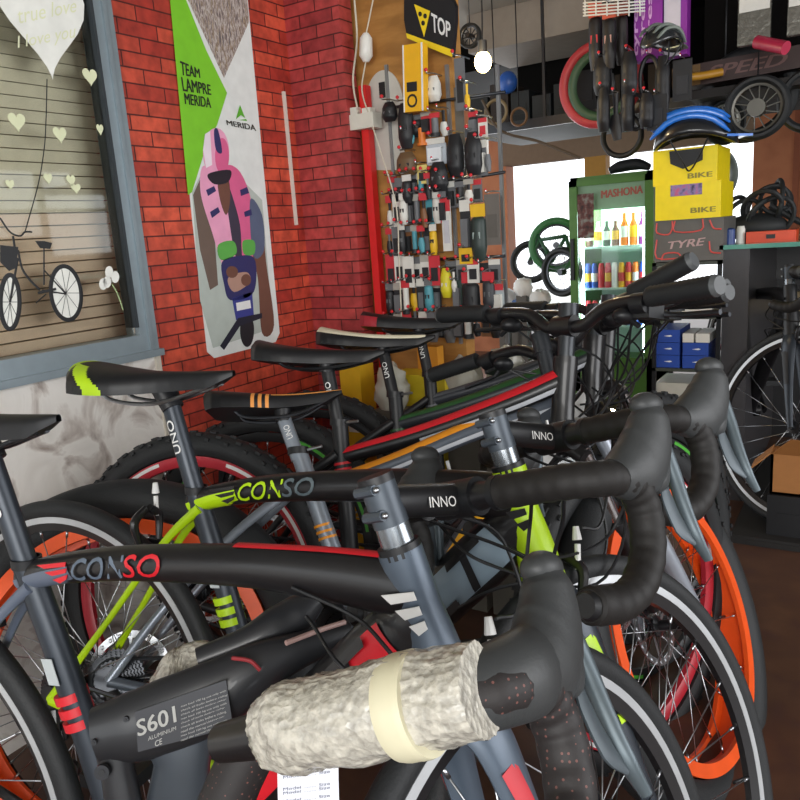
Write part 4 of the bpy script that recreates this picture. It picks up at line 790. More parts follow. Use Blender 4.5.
for x0, x1, y0, hgt, n, rn, cs in rows:
    for i in range(n):
        w_ = (x1 - x0) / n; kd = kinds[(i * 3 + int(y0)) % 5 if 'white cards' not in rn else 4]; c = cs[i]
        hang(kd[1], f'{c} {kd[2]}, {ordn[i]} from the red post, {rn}', kd[3], x0 + i * w_ - .8, y0 - i * .5 + r1.uniform(-2, 3), x0 + (i + 1) * w_ + r1.uniform(-.5, 1.5), y0 + hgt - i * .5 + r1.random() * 5, RY - .012 - .011 * (i % 3), [colours[c], bk if c != 'black' else gy], kd[0], [wc, rd_, gy, None, C_('a8a49a')][(i * 2 + int(y0)) % 5])
more = [('white_strip_card', 'long white narrow card hanging right of the crowded rows', 'card', (441, 200, 450, 252, 'card', (wc, C_('c4c2c8')), rd_)),
 ('pedal_pack', 'tall dark pack with white foot right of the long white card', 'pack', (459, 200, 469, 252, 'pack', (bk, gy), wc)),
 ('water_bottle', 'dark bottle shaped cage in clear pack near the rack right end', 'bottle', (470, 204, 485, 262, 'pouch', (C_('2d3a36'), C_('9fb0ac')), yl)),
 ('grey_mudguard', 'dull grey flat mudguard hanging at the right end against the daylight', 'mudguard', (484, 194, 499, 246, 'card', (C_('6a645e'), C_('5d5852')), None)),
 ('yellow_w_card', 'yellow and black card under the tall dark pack', 'card', (459, 248, 472, 264, 'card', (yl, bk), None)),
 ('chamois_pouch', 'yellow pouch with white flap on the lower right rows', 'pouch', (440, 268, 451, 298, 'pouch', (C_('dcd02c'), wc), None)),
 ('white_flap', 'white cloth hanging beside the yellow pouch', 'cloth', (450, 272, 457, 292, 'tool', (wc, wc), None)),
 ('black_glove', 'black glove pack hanging under the bottle shaped cage', 'glove', (461, 272, 479, 322, 'pouch', (bk, bk), rd_)),
 ('green_cable_pack', 'dark green cable pack left of the black glove pack', 'pack', (452, 280, 461, 324, 'pack', (C_('2f423c'), gy), None)),
 ('bar_bag', 'dark bag on the rightmost hook of the lower rows', 'bag', (482, 272, 494, 312, 'pouch', (C_('34363a'), gy), rd_)),
 ('clear_pack', 'pale clear pack at the rack lower right', 'pack', (492, 284, 503, 312, 'pack', (C_('aab4b8'), wc), rd_)),
 ('folding_tool_pack', 'black pack in front of the upper right hooks', 'pack', (468, 112, 477, 134, 'pack', (bk, gy), rd_)),
 ('spoke_wrench_card', 'white card on the upper right hooks under the bulb', 'card', (478, 118, 487, 138, 'card', (wc, rd_), rd_))]
for nm, lb, ct, a in more: hang(nm, lb, ct, a[0], a[1], a[2], a[3], RY - .03 - .003 * (a[0] % 4), list(a[5]), a[4], a[6])
yb, w_, h_ = pbox('tall_box', 'tall yellow box with black printed letters above the rack', 'box', 403, 44, 423, 112, RY - .07, .03, [C_('f0b414')])
yb.rotation_euler = (0, math.radians(3), 0)
lt = MB()
for v0, v1, s_ in ((-.44, -.24, 'O'), (-.20, -.06, 'I')): text_quad(s_, (.2 * w_, -.0008, v0 * h_), (.2 * w_, -.0008, v1 * h_), (-.3 * w_, -.0008, v1 * h_), (-.3 * w_, -.0008, v0 * h_), 0, lt, .03)
lt.build('lettering', BLK, yb); MB().bx(.42 * w_, .5 * w_, -.0012, 0, -.5 * h_, .5 * h_).build('white_edge', WHITE, yb); MB().bx(-.5 * w_, -.44 * w_, -.0012, 0, -.5 * h_, .5 * h_).build('white_edge', WHITE, yb)
# big white oval card, switch box, cord
oc = MB(); oc.prism([ony(384 + 20 * math.cos(t), 112 + 42 * math.sin(t), RY + .03) for t in [PI + PI * i / 24 for i in range(25)]] + [ony(404, 112, RY + .03), ony(404, 170, RY + .03), ony(370, 170, RY + .03)], (0, .006, 0))
oc = oc.build('display_card', C_('c9c6bc')); tag(oc, 'round-topped off-white display card behind the red post', 'card')
_e, _a, _b = pbox('card_emblem', None, None, 379, 82, 385, 98, RY + .026, .001, BLK); _e.parent = oc
sw = empty('socket_box', ony(364, 122, RY - .02), 'white plastic electric socket box on the brick column edge', 'socket'); 
b = MB(); b.box((0, 0, 0), (.10, .05, .045)); b.build('housing', mat('d5d2c6', .4), sw); MB().box((-.03, .0, .03), (.035, .035, .03)).build('plug', mat('dad7cc', .4), sw); MB().box((.02, .0, .028), (.03, .03, .02)).build('plug', mat('e2dfd4', .4), sw)
cb = MB(); cb.tube([ony(354, -5, RY - .02), ony(357, 40, RY - .02), ony(353, 80, RY - .02), ony(358, 112, RY - .03)], .003); tag(cb.build('power_cord', mat('cfc8b4', .5)), 'cream power cord running up from the socket box along the column', 'cord')
cb = MB(); cb.tube([ony(374, -5, RY - .02), ony(369, 20, RY - .02), ony(366, 34, RY - .02)], .0022); cb.tube([ony(366, 60, RY - .02), ony(362, 90, RY - .03), ony(370, 118, RY - .04), ony(380, 150, RY - .05), ony(396, 205, RY - .05), ony(399, 260, RY - .05), ony(402, 330, RY - .05)], .0022); c_o = cb.build('hanging_cable', mat('cfc8b4', .5)); tag(c_o, 'thin cream cable looping down in front of the rack', 'cable')
ib = MB(); ib.sweep([ony(366, 33, RY - .02), ony(366, 38, RY - .02), ony(366, 56, RY - .02), ony(366, 62, RY - .02)], [.008, .019, .021, .009], n=14, side=(0, 1, 0)); tag(ib.build('inline_switch', mat('e8e6de', .3)), 'white oval inline switch hanging on the thin cord', 'switch')
# black dome sign with the yellow triangle
sg = empty('shop_sign', ony(428, 25, RY), 'black rounded sign with yellow triangle emblem and white letters above the rack', 'sign'); s0 = sg.location.copy(); S_ = lambda x, y, e=0: ony(x, y, RY - .01 - e) - s0
MB().prism([S_(x, y) for x, y in ((404, -20), (404, 20), (407, 38), (425, 46), (452, 57), (455, 20), (455, 5), (447, -12), (430, -24), (412, -26))], (0, .02, 0)).build('panel', BLK, sg)
MB().prism([S_(x, y, .002) for x, y in ((407, 38), (425, 46), (452, 57), (453, 50), (428, 41), (406, 33))], (0, .001, 0)).build('yellow_edge', YEL, sg)
t_ = MB(); t_.prism([S_(x, y, .002) for x, y in ((414, 4), (430, 11), (424, 37))], (0, .001, 0)); t_.build('triangle_emblem', YEL, sg)
t_ = MB()
for x, y in ((420, 14), (425, 16), (423, 23)): t_.prism([S_(x + 1.8 * math.cos(q), y + 2.6 * math.sin(q), .0035) for q in [PI*i/5 for i in range(10)]], (0, .001, 0))
t_.build('emblem_dots', BLK, sg)
lt = MB(); text_quad('TOP', S_(432, 32, .003), S_(450, 38, .003), S_(450, 23, .003), S_(431, 13, .003), 0, lt, .03); lt.build('lettering', WHITE, sg)
# bulb
bb = empty('light_bulb', ony(483, 62, 2.6), 'lit round warm light bulb hanging under the ceiling beside the rack', 'lamp')
MB().ball((0, 0, 0), (.030, .030, .036)).build('bulb_glass', mat('ffd98a', .3, emis=30), bb); MB().sweep([V(0, 0, .03), V(0, 0, .07)], .016, n=12).tube([(0, 0, .07), (0, .01, .2), (0, .02, .7)], .003).build('socket', BLK, bb)
pl_ = bpy.data.lights.new('bulb_light', 'POINT'); pl_.energy = 5; pl_.color = (1, .8, .5); pl_.shadow_soft_size = .04; po_ = bpy.data.objects.new('bulb_light', pl_); col.objects.link(po_); po_.location = bb.location + V(0, -.06, -.01)

# --- fridge
FG = mat('4f7d2e', .4); fyr = 4.6
f0_ = ony(570, 178, fyr); f1_ = ony(655, 170, fyr); fx0, fx1 = f0_.x, f1_.x; ftop = (f0_.z + f1_.z) / 2; fw_ = fx1 - fx0
fr = empty('drinks_fridge', ((fx0 + fx1) / 2, fyr, 0), 'green drinks fridge with lit glass door standing beside the far opening', 'fridge')
b = MB(); W2 = fw_ / 2; t = .045
b.bx(-W2, -W2 + t, 0, .5, .04, ftop); b.bx(W2 - t, W2, 0, .5, .04, ftop); b.bx(-W2, W2, 0, .5, ftop - .05, ftop); b.bx(-W2, W2, 0, .5, .0, .22); b.bx(-W2 + t, W2 - t, .47, .5, .2, ftop - .05, 1)
b.build('cabinet', [FG, mat('b6cfc4', .5)], fr)
MB().bx(-W2 + t, W2 - t, -.004, .0, ftop - .20, ftop - .05).build('header_panel', mat('86a888', .4), fr)
b = MB(); b.bx(-W2 + .0, -W2 + .05, -.03, -.005, .22, ftop - .02); b.bx(W2 - .05, W2, -.03, -.005, .22, ftop - .02); b.bx(-W2, W2, -.03, -.005, ftop - .055, ftop - .02); b.bx(-W2, W2, -.03, -.005, .22, .27); dr_ = b.build('door', FG, fr)
MB().bx(-W2 + .012, -W2 + .032, -.055, -.03, .75, 1.0).build('handle', BLK, dr_)
MB().bx(-W2 + .05, W2 - .05, -.02, -.016, .27, ftop - .20).build('pane', GL, dr_)
for sx in (-1, 1):
    MB().bx(sx * (W2 - .062) - .009, sx * (W2 - .062) + .009, .01, .03, .3, ftop - .22).build('light_tube', mat('dff6ff', .3, emis=12), fr)
lt = MB(); text_quad('MASHONA', (-.06, -.0055, ftop - .135), (W2 - .07, -.0055, ftop - .125), (W2 - .07, -.0055, ftop - .08), (-.06, -.0055, ftop - .09), 0, lt, .02); lt.build('lettering', mat('b05a4a', .5), fr)
for k, z in enumerate((.45, .68, .93)):
    MB().bx(-W2 + t, W2 - t, .02, .45, z, z + .012).build('shelf', mat('cfeee8', .4), fr)
cols_ = {'red': 'c8303a', 'blue': '2a52a8', 'yellow': 'e8b020', 'white': 'e4e4e2', 'orange': 'e07828', 'purple': '8a3a86', 'dark green': '2c4a34', 'brown': '6a4630'}
def bottle(x, y, z, h, r, cn, lab, name='drink_can', cap=None):
    b = MB(); b.lathe([(0, 0), (r, 0), (r, h * .82), (r * .75, h * .95), (r * .7, h), (0, h)] if name == 'drink_can' else [(0, 0), (r, 0), (r, h * .6), (r * .4, h * .8), (r * .4, h), (0, h)], 14, axis='z', closed=False); o = b.build(name, mat(cols_[cn], .3)); o.location = (x, y, z)
    tag(o, lab, 'can' if name == 'drink_can' else 'bottle', 'drinks in the lit fridge'); MB().lathe([(r + .0006, h * .25), (r + .0006, h * .6)], 14, axis='z', closed=False).build('label_band', mat(cols_[cap or 'white'], .4), o)
cx0 = (fx0 + fx1) / 2
seq = ['blue', 'blue', 'red', 'red', 'white', 'yellow', 'red', 'orange', 'blue']
nth = ['leftmost', 'second', 'third', 'fourth', 'fifth', 'sixth', 'seventh', 'eighth', 'rightmost']
for r_, (zz, rn) in enumerate(((.692, 'middle shelf'), (.462, 'lower shelf'))):
    for i in range(9): bottle(cx0 - W2 + .085 + i * (fw_ - .17) / 8, fyr + .06, zz, .15, .020, seq[(i + r_ * 2) % 9], f'{seq[(i + r_ * 2) % 9]} drink can, {nth[i]} on the {rn} of the green fridge', cap=['yellow', 'white', 'red'][i % 3])
seq2 = ['brown', 'white', 'dark green', 'brown', 'orange', 'orange', 'purple']
for i in range(7): bottle(cx0 - W2 + .09 + i * (fw_ - .18) / 6, fyr + .08, .942, .19 if i > 3 else .15, .024, seq2[i], f'{seq2[i]} bottle, {nth[i] if i < 6 else "rightmost"} on the top shelf of the green fridge', 'drink_bottle', ['white', 'yellow'][i % 2])
tagm = MB(); tagm.bx(0, .10, 0, .003, 0, .26); o = tagm.build('dark_poster', noise_mat('dark_print', [(.35, '3a2420'), (.5, '6a3a34'), (.65, '8a8a80')], 25)); o.location = (fx0 + .055, fyr - .036, ftop - .36); tag(o, 'small dark picture stuck on the fridge door upper left', 'poster')
o = MB().tube([(-.12, 0, .03), (-.06, .02, .05), (.04, .02, .055), (.12, 0, .03)], [.02, .035, .035, .02], n=12).build('black_bag', RUB); o.location = (cx0 + .05, fyr + .2, ftop); tag(o, 'black rolled bag lying on top of the green fridge', 'bag')
fl_ = bpy.data.lights.new('fridge_light', 'AREA'); fl_.energy = 14; fl_.size = .3; fl_.color = (.85, 1, 1); fo = bpy.data.objects.new('fridge_light', fl_); col.objects.link(fo); fo.location = (cx0, fyr + .2, ftop - .08)

# --- shelf column with boxes
SHY = 3.0; s0x = ony(652, 300, SHY).x; s1x = ony(721, 300, SHY).x; szt = ony(688, 262, SHY).z
sh = empty('shelf_unit', ((s0x + s1x) / 2, SHY, 0), 'dark metal shelf unit stacked with blue and white boxes', 'shelf'); hw = (s1x - s0x) / 2
for a_x in (-hw, hw - .015):
    for yy in (0, .3): MB().bx(a_x, a_x + .015, yy, yy + .015, 0, szt).build('post', DARKP, sh)
szs = [szt, ony(688, 316, SHY).z, ony(688, 369, SHY).z, ony(688, 424, SHY).z, .06]
for z in szs: MB().bx(-hw, hw, 0, .315, z - .012, z).build('shelf_board', mat('3b4038', .5), sh)
def onshelf(name, lab, cat, x0, x1, yt, z, m, th=.2, dy=.01, grp=None):
    X0, X1 = ony(x0, 340, SHY).x, ony(x1, 340, SHY).x; zt_ = ony((x0 + x1) / 2, yt, SHY).z; h_ = max(.01, zt_ - z); o = MB().box((0, th / 2, h_ / 2), (X1 - X0, th, h_)).build(name, m); o.location = ((X0 + X1) / 2, SHY + dy, z); tag(o, lab, cat, grp); return o, X1 - X0, h_
BLU = mat('2348a0', .45); zb = szs[2]; zh = (ony(670, 330, SHY).z - zb) / 3
for i, (x0, x1, n) in enumerate(((654, 679, 3), (682, 708, 2))):
    for k in range(n):
        X0, X1 = ony(x0, 340, SHY).x, ony(x1, 340, SHY).x; o = MB().box((0, .1, zh * .5), (X1 - X0, .2, zh * .96)).build('shoe_box', BLU); o.location = ((X0 + X1) / 2, SHY + .012, zb + k * zh)
        tag(o, f'blue box, {["bottom", "second", "third"][k]} of the {"left" if i == 0 else "right"} stack on the shelf unit', 'box', 'blue boxes on the shelf unit'); MB().prism([(-.012, -.001, zh * .5), (.012, -.001, zh * .58), (.02, -.001, zh * .5), (.01, -.001, zh * .44)], (0, .0005, 0)).build('emblem', WHITE, o)
for j, (x0, x1, yt) in enumerate(((682, 693, 333), (695, 709, 332))):
    X0, X1 = ony(x0, 340, SHY).x, ony(x1, 340, SHY).x; o = MB().box((0, .08, .018), (X1 - X0, .16, .034)).build('small_box', wc); o.location = ((X0 + X1) / 2, SHY + .012, zb + 2 * zh); tag(o, f'small white box lying on the right blue stack, {["left", "right"][j]} one', 'box')
o, _, _ = onshelf('white_carton', 'flat white carton on the middle shelf of the unit', 'box', 678, 711, 303, szs[1], wc)
o, w_, h_ = onshelf('logo_carton', 'white carton with round yellow and black logo on the lower shelf', 'box', 655, 707, 384, szs[3], C_('b9b7ac'))
for zc in (.62, ):
    MB().lathe([(0, 0), (.033, 0), (.033, .002), (0, .002)], 24, c=(.22 * w_, -.003, h_ * .5), closed=False).build('round_logo', YEL, o); MB().lathe([(.033, 0), (.036, 0), (.036, .003), (.033, .003)], 24, c=(.22 * w_, -.0035, h_ * .5)).build('round_logo', BLK, o)
    lt = MB(); text_quad('m', (.22 * w_ - .02, -.0045, h_ * .5 - .015), (.22 * w_ + .02, -.0045, h_ * .5 - .015), (.22 * w_ + .02, -.0045, h_ * .5 + .015), (.22 * w_ - .02, -.0045, h_ * .5 + .015), 0, lt, .05); lt.build('lettering', BLK, o)
o, w_, h_ = onshelf('logo_carton', 'lower white carton with yellow logo at the bottom of the shelf unit', 'box', 655, 707, 436, szs[4], C_('b9b7ac')); MB().lathe([(0, 0), (.03, 0), (.03, .002), (0, .002)], 24, c=(.22 * w_, -.003, h_ * .85), closed=False).build('round_logo', YEL, o)
o, _, _ = onshelf('red_can', 'small red can at the right of the lower shelf', 'can', 709, 715, 376, szs[3], rd_, th=.03)
# red-outlined box and yellow helmet boxes on top
def stackbox(name, lab, x0, x1, y0, y1, m, dy=.0):
    a = ony(x0, y1, SHY); b_ = ony(x1, y1, SHY); zt_ = ony((x0 + x1) / 2, y0, SHY).z; z0 = (a.z + b_.z) / 2; o = MB().box((0, .14, (zt_ - z0) / 2), (b_.x - a.x, .28, zt_ - z0)).build(name, m); o.location = ((a.x + b_.x) / 2, SHY + dy, z0); tag(o, lab, 'box'); return o, b_.x - a.x, zt_ - z0
o, w_, h_ = stackbox('helmet_box', 'grey box with red outlines and lettering under the yellow boxes', 655, 723, 219, 261, C_('5e5c58'))
ro = MB()
for pts in ([(-.47, .95), (-.47, .72), (-.3, .66), (-.24, .8), (-.24, .98)], [(-.2, .98), (-.2, .72), (.18, .72), (.2, .98)], [(-.47, .55), (-.47, .1), (-.1, .08)], [(.3, .95), (.36, .75), (.47, .72)], [(.3, .45), (.33, .2), (.47, .16)], [(-.4, .05), (-.35, .2), (-.15, .2), (-.1, .04)]): ro.tube([(x * w_, -.003, z * h_) for x, z in pts], .0028, k=3)
ro.build('red_outline', mat('d0504a', .5), o); lt = MB(); text_quad('TYRE', (-.33 * w_, -.0015, .3 * h_), (.2 * w_, -.0015, .36 * h_), (.24 * w_, -.0015, .54 * h_), (-.3 * w_, -.0015, .48 * h_), 0, lt, .02); lt.build('lettering', mat('b89a98', .5), o)
YB = mat('f0d800', .4)
o, w_, h_ = stackbox('helmet_box', 'lower bright yellow helmet box with a window showing purple', 656, 721, 183, 219, YB, -.012)
MB().bx(-.26 * w_, .22 * w_, -.002, 0, .66 * h_, .97 * h_).build('box_window', noise_mat('window_print', [(.35, '3a3050'), (.5, '8a7aa8'), (.65, 'c05a80')], 40), o)
lt = MB(); text_quad('BIKE', (.05 * w_, -.0015, .16 * h_), (.42 * w_, -.0015, .16 * h_), (.42 * w_, -.0015, .30 * h_), (.05 * w_, -.0015, .30 * h_), 0, lt, .03); lt.build('lettering', C_('8a8030'), o)
o, w_, h_ = stackbox('helmet_box', 'upper bright yellow helmet box directly under the blue helmet', 653, 717, 148, 184, YB, .0)
lt = MB(); text_quad('BIKE', (.05 * w_, -.0015, .14 * h_), (.42 * w_, -.0015, .14 * h_), (.42 * w_, -.0015, .28 * h_), (.05 * w_, -.0015, .28 * h_), 0, lt, .03); lt.build('lettering', C_('8a8030'), o)
MB().prism([(x * w_, -.003, z * h_) for x, z in ((-.24, .95), (.28, .95), (.28, .62), (.18, .56), (-.02, .42), (-.22, .6))], (0, .002, 0)).build('dark_flap', BLK, o)
def helmet(lab, px, py, Y, s, m1, m2, rz=0, z0=None):
    root = empty('cycling_helmet', ony(px, py, Y), lab, 'helmet'); root.rotation_euler = (0, 0, rz)
    if z0 is not None: root.location.z = z0
    b = MB(); n = 24; m = 10; vs = []
    for i in range(m + 1):
        t = PI / 2 * i / m
        for k in range(n):
            a = 2 * PI * k / n; rx = .14 * (1.0 + .12 * math.cos(a)); r_ = math.cos(t * .98); vs.append(V(rx * r_ * math.cos(a), .10 * r_ * math.sin(a), .105 * math.sin(t) - .02 * (1 - math.sin(t)) * math.cos(2 * a)) * s)
    b.add(vs, [(i * n + k, i * n + (k + 1) % n, (i + 1) * n + (k + 1) % n, (i + 1) * n + k) for i in range(m) for k in range(n)])
    so = b.build('shell', m1, root); md = so.modifiers.new('thick', 'SOLIDIFY'); md.thickness = .01 * s
    st_ = MB()
    for y, dx in ((-.055, 0), (-.0, .0), (.055, 0), (-.085, -.01)):
        pts = []
        for i in range(11):
            t = -.85 + 1.7 * i / 10; x = .15 * t; z = .108 * math.sqrt(max(.02, 1 - t * t * .85 - (y / .11) ** 2 * .8)); pts.append(V(x, y * (1 - .3 * t * t), z) * s)
        st_.sweep(pts, [.004 * s] + [.010 * s] * 9 + [.004 * s], [.008 * s] * 11, n=8, side=(0, 1, 0))
    st_.build('rib', m2, root)
    v = MB(); v.prism([V(.12, -.07, .0) * s, V(.20, -.04, -.005) * s, V(.20, .04, -.005) * s, V(.12, .07, .0) * s], V(0, 0, .008) * s); v.build('visor', m2, root)
    cs = MB(); cs.tube([V(-.06, -.09, .0) * s, V(-.02, -.06, -.07) * s, V(0, -.03, -.10) * s, V(.03, -.06, -.06) * s, V(.06, -.09, .0) * s], .003); cs.build('chin_strap', BLK, root); return root
ztop = ony(685, 148, SHY).z
helmet('blue and black cycling helmet sitting on the yellow boxes', 690, 146, SHY - .02, 1.02, mat('1c1e22', .3, coat=.5), mat('1f6fd0', .3, coat=.5), .15, ztop + .018)
# --- counter
CT = .965; cy_ = 3.02; cnx = ony(722, 300, cy_).x
ct = empty('shop_counter', (cnx, cy_, 0), 'dark grey shop counter with glass top right of the shelf unit', 'counter')
MB().bx(0, .09, 0, 1.0, 0, CT).build('end_panel', mat('3f3d3f', .35), ct); MB().bx(.09, 1.9, .98, 1.02, 0, CT).build('body', mat('242325', .45), ct)
MB().bx(.09, 1.9, .92, .98, CT - .19, CT - .02).build('front_rail', mat('3a393a', .4), ct); MB().bx(.09, 1.9, .93, .975, CT - .34, CT - .25).build('cream_strip', mat('8f7d5c', .5), ct)
MB().bx(-.01, 1.92, -.02, 1.04, CT, CT + .016).build('glass_top', mat('6fb3a2', .1, trans=.3), ct)
def onc(name, lab, cat, x0, x1, y0, m, dy=.06, th=.06, z=None):
    a, b_ = ony(x0, 240, cy_ + dy), ony(x1, 240, cy_ + dy); zt_ = ony((x0 + x1) / 2, y0, cy_ + dy).z; z = CT + .016; h_ = zt_ - z; return a.x, b_.x, h_, V((a.x + b_.x) / 2, cy_ + dy, z)
x0, x1, h_, L_ = onc('', '', '', 746, 796, 231, None, .1, .1); b = MB().box((0, .05, h_ / 2), (x1 - x0, .1, h_)); o = b.build('red_case', mat('e04a22', .4)); o.location = L_; tag(o, 'orange-red case lying on the counter glass', 'case'); MB().box((.0, -.002, h_ / 2), (.03, .004, h_ * .4)).build('latch', BLK, o)
x0, x1, h_, L_ = onc('', '', '', 724, 735, 228, None, .08, .05); o = MB().lathe([(0, 0), ((x1-x0)/2, 0), ((x1-x0)/2, h_ * .9), (.01, h_), (0, h_)], 18, axis='z', closed=False).build('spray_can', mat('24407c', .35)); o.location = L_; tag(o, 'dark blue can at the left end of the counter', 'can')
x0, x1, h_, L_ = onc('', '', '', 736, 745, 226, None, .12, .05); o = MB().lathe([(0, 0), ((x1-x0)/2, 0), ((x1-x0)/2, h_ * .8), (.012, h_), (0, h_)], 18, axis='z', closed=False).build('white_jar', wc); o.location = L_; tag(o, 'white jar between the blue can and the orange-red case', 'jar')
rn = random.Random(3); cbm = MB(); base = V(ony(755, 240, cy_ + .35).x, cy_ + .35, CT + .016)
for k in range(9):
    c = base + V(rn.uniform(-.09, .09), rn.uniform(-.05, .05), .06 + rn.uniform(0, .10)); r_ = rn.uniform(.05, .085); ax_ = V(rn.uniform(-1, 1), rn.uniform(-1, 1), rn.uniform(-.3, .6)).normalized(); q = ax_.orthogonal().normalized(); q2 = ax_.cross(q)
    cbm.sweep([c + q * r_ * math.cos(t) + q2 * r_ * .8 * math.sin(t) for t in [2*PI*i/28 for i in range(28)]], .009, n=8, side=None, closed=True)
cbm.tube([base + V(.05, 0, .13), base + V(.14, 0, .07), base + V(.22, 0, .03)], .012); cbm.ball(base + V(0, 0, .05), (.12, .07, .055)); o = cbm.build('inner_tube_heap', RUB); tag(o, 'black heap of coiled inner tubes on the counter', 'inner tubes', kind='stuff')
# --- black bicycle in front of the counter: front half stands in view
Mk = Matrix.Translation((ony(800, 400, 2.78).x + .62, 2.72, 0)) @ Matrix.Rotation(PI + .25, 4, 'Z') @ Matrix.Rotation(-.1, 4, 'X')
PNK = mat('b8345a', .4)
gk_ = dict(gE); gk_['HT'] = (.80, .80); gk_['HB'] = (.835, .68); gk_['CL'] = (.78, .85)
o = MB().box((.6, .35, .015), (1.2, 1.1, .03)).box((.6, -.202, .015), (1.1, .004, .01)).build('display_platform', mat('1d1b1a', .6)); o.location = (ony(738, 480, 2.75).x, 2.80, 0); tag(o, 'low black display platform along the counter front', 'platform')
cb_ = road_bike('black road bicycle with pink accents parked before the counter at the right edge', (ony(790, 385, 2.75).x - .36, 3.68, .03), -1.18, .03, .65, MBLK, BLK, PNK, BLK, BLK, BLK, BLK, PNK, None, 'plain', [BLK, BLK])
# --- small wheels, tyres and other stock under the ceiling
def ringwheel(name, lab, px, py, rpx, Y, tyre, rim, tw=.03, spokes=12, hubr=.02, rz=0, tilt=0, cat='wheel', hangz=2.1):
    c = ony(px, py, Y); r = rpx * (ony(px + 1, py, Y) - c).x; root = empty(name, c, lab, cat); root.rotation_euler = (tilt, 0, rz)
    if hangz: hgr = MB(); hgr.sweep([V(0, 0, r - .004), V(0, 0, hangz - c.z)], .0025, n=6, side=(0, 1, 0)); hgr.build('hanger', BLK, root)
    t = MB(); hr = r * .13; prof = [((r - hr) + hr * math.cos(a), tw / 2 * math.sin(a)) for a in [2*PI*i/10 for i in range(10)]]; t.lathe(prof, 48); t.build('tyre', tyre, root)
    if rim:
        q = MB(); q.lathe([(r * .76, -.008), (r * .76, .008), (r * .68, .006), (r * .68, -.006)], 40); q.lathe([(0, -.025), (hubr, -.025), (hubr, .025), (0, .025)], 14, closed=False)
        for k in range(spokes): a = 2 * PI * k / spokes; q.sweep([V(hubr * math.cos(a), 0, hubr * math.sin(a)), V(r * .7 * math.cos(a + .15), 0, r * .7 * math.sin(a + .15))], .0022, n=5, side=(0, 1, 0))
        q.build('rim', rim, root)
    return root
LY_ = 3.5
ringwheel('spare_tyre_ring', 'red tyre with green inside edge hanging under the loft left of the black bags', 600, 84, 42, 3.3, mat('b83a40', .5), None, .05, cat='tyre')
ringwheel('spare_tyre_ring', 'thin green tyre hung inside the red tyre', 602, 84, 35, 3.28, mat('3c5a40', .5), None, .03, cat='tyre')
ringwheel('hanging_spare', 'small black wheel with pale spokes right of the blue helmet', 757, 108, 34, 3.05, RUB, mat('5a5852', .4, .6), .06, 14, .03)
ringwheel('spare_tyre_ring', 'large thin black tyre behind the small spoked wheel', 748, 95, 50, 3.2, RUB, None, .035, cat='tyre')
ringwheel('hanging_spare', 'dark wheel standing between the blue helmet and the small spoked wheel', 724, 122, 24, 3.25, RUB, mat('77756c', .4, .7), .05, 12, .02, rz=.7)
ringwheel('spare_tyre_ring', 'black tyre cut by the right picture edge', 812, 100, 36, 3.1, RUB, None, .06, cat='tyre')
ringwheel('spare_tyre_ring', 'black tyre hanging below the black bags over the fridge', 622, 136, 22, 3.1, RUB, None, .03, cat='tyre')
ringwheel('hanging_spare', 'little spoked wheel under the ceiling right of the black sign', 470, 36, 11, 2.9, RUB, DSTEEL, .03, 10, .01)
ringwheel('spare_tyre_ring', 'grey tyre behind the yellow boxes at their right side', 716, 175, 28, 3.45, C_('5a625e'), None, .04, rz=.9, cat='tyre')
# loft shelf of dark stock
zl_ = ony(545, 121, 3.45).z; lx0 = ony(462, 80, 3.45).x
lf = empty('loft_shelf', (lx0, 3.4, zl_), 'long dark loft shelf under the ceiling loaded with stock', 'shelf')
MB().bx(0, 3.4, 0, .75, -.02, 0).build('board', mat('15110f', .8), lf); MB().bx(0, 3.4, .73, .75, 0, 2.1 - zl_).build('back_panel', mat('0b0a09', .9, spec=.1), lf); MB().bx(0, 3.4, -.005, .0, -.03, .012).build('edge_rail', DSTEEL, lf)  # back panel is a near-black sheet that paints the shade behind the stock
for x in (.0, .42, .95, 1.75): MB().bx(x, x + .012, 0, .012, 0, 2.1 - zl_).build('post', DSTEEL, lf)
rn = random.Random(11)
for i in range(9):
    x = lx0 + .06 + i * .105; h_ = rn.uniform(.10, .22); c = rn.choice(['161517', '1e1918', '131416', '2a211c', '151b1e']); o = MB().box((0, .1, h_ / 2), (.09, .2, h_)).box((0, -.001, h_ * .5), (.06, .004, h_ * .3)).build('stock_box', mat(c, .6)); o.location = (x, 3.50, zl_); tag(o, f'dark stock carton, {ordn[i]} from the left on the loft shelf', 'box', 'dark cartons on the loft shelf')
o = MB().ball((0, 0, .05), (.045, .04, .05)).build('blue_ball_bag', mat('2a5ab0', .4)); o.location = ony(508, 84, 3.46); o.location.z = ony(508, 94, 3.46).z; tag(o, 'small shiny blue bag on the loft shelf right of the bulb', 'bag')
for k, (x, y, rr_) in enumerate(((496, 112, 12), (519, 117, 9))): ringwheel('coil', ['tan coiled cable hanging left under the loft edge', 'brown small coil hanging under the loft edge by the bulb'][k], x, y, rr_, 3.3, C_('6e5238' if k else '7a6c50'), None, .015, cat='coil')
cbm = MB(); cbm.tube([ony(482, 100, 3.2), ony(500, 130, 3.2), ony(540, 142, 3.2), ony(580, 158, 3.2)], .006); tag(cbm.build('loose_cable', mat('4a3f34', .6)), 'thick brown cable sagging under the loft shelf', 'cable')
cl_ = MB(); a = ony(552, 135, 4.6); cl_.box((0, 0, 0), (.42, .5, .02)); o = cl_.build('ceiling_light_panel', mat('cfcabf', .5)); o.location = a; o.location.z = ony(552, 134, 4.6).z; tag(o, 'pale mesh panel hung under the loft above the far opening', 'panel')
for k in range(6): MB().box((-.18 + k * .072, 0, -.012), (.006, .5, .006)).build('slat', C_('8a857a'), o)
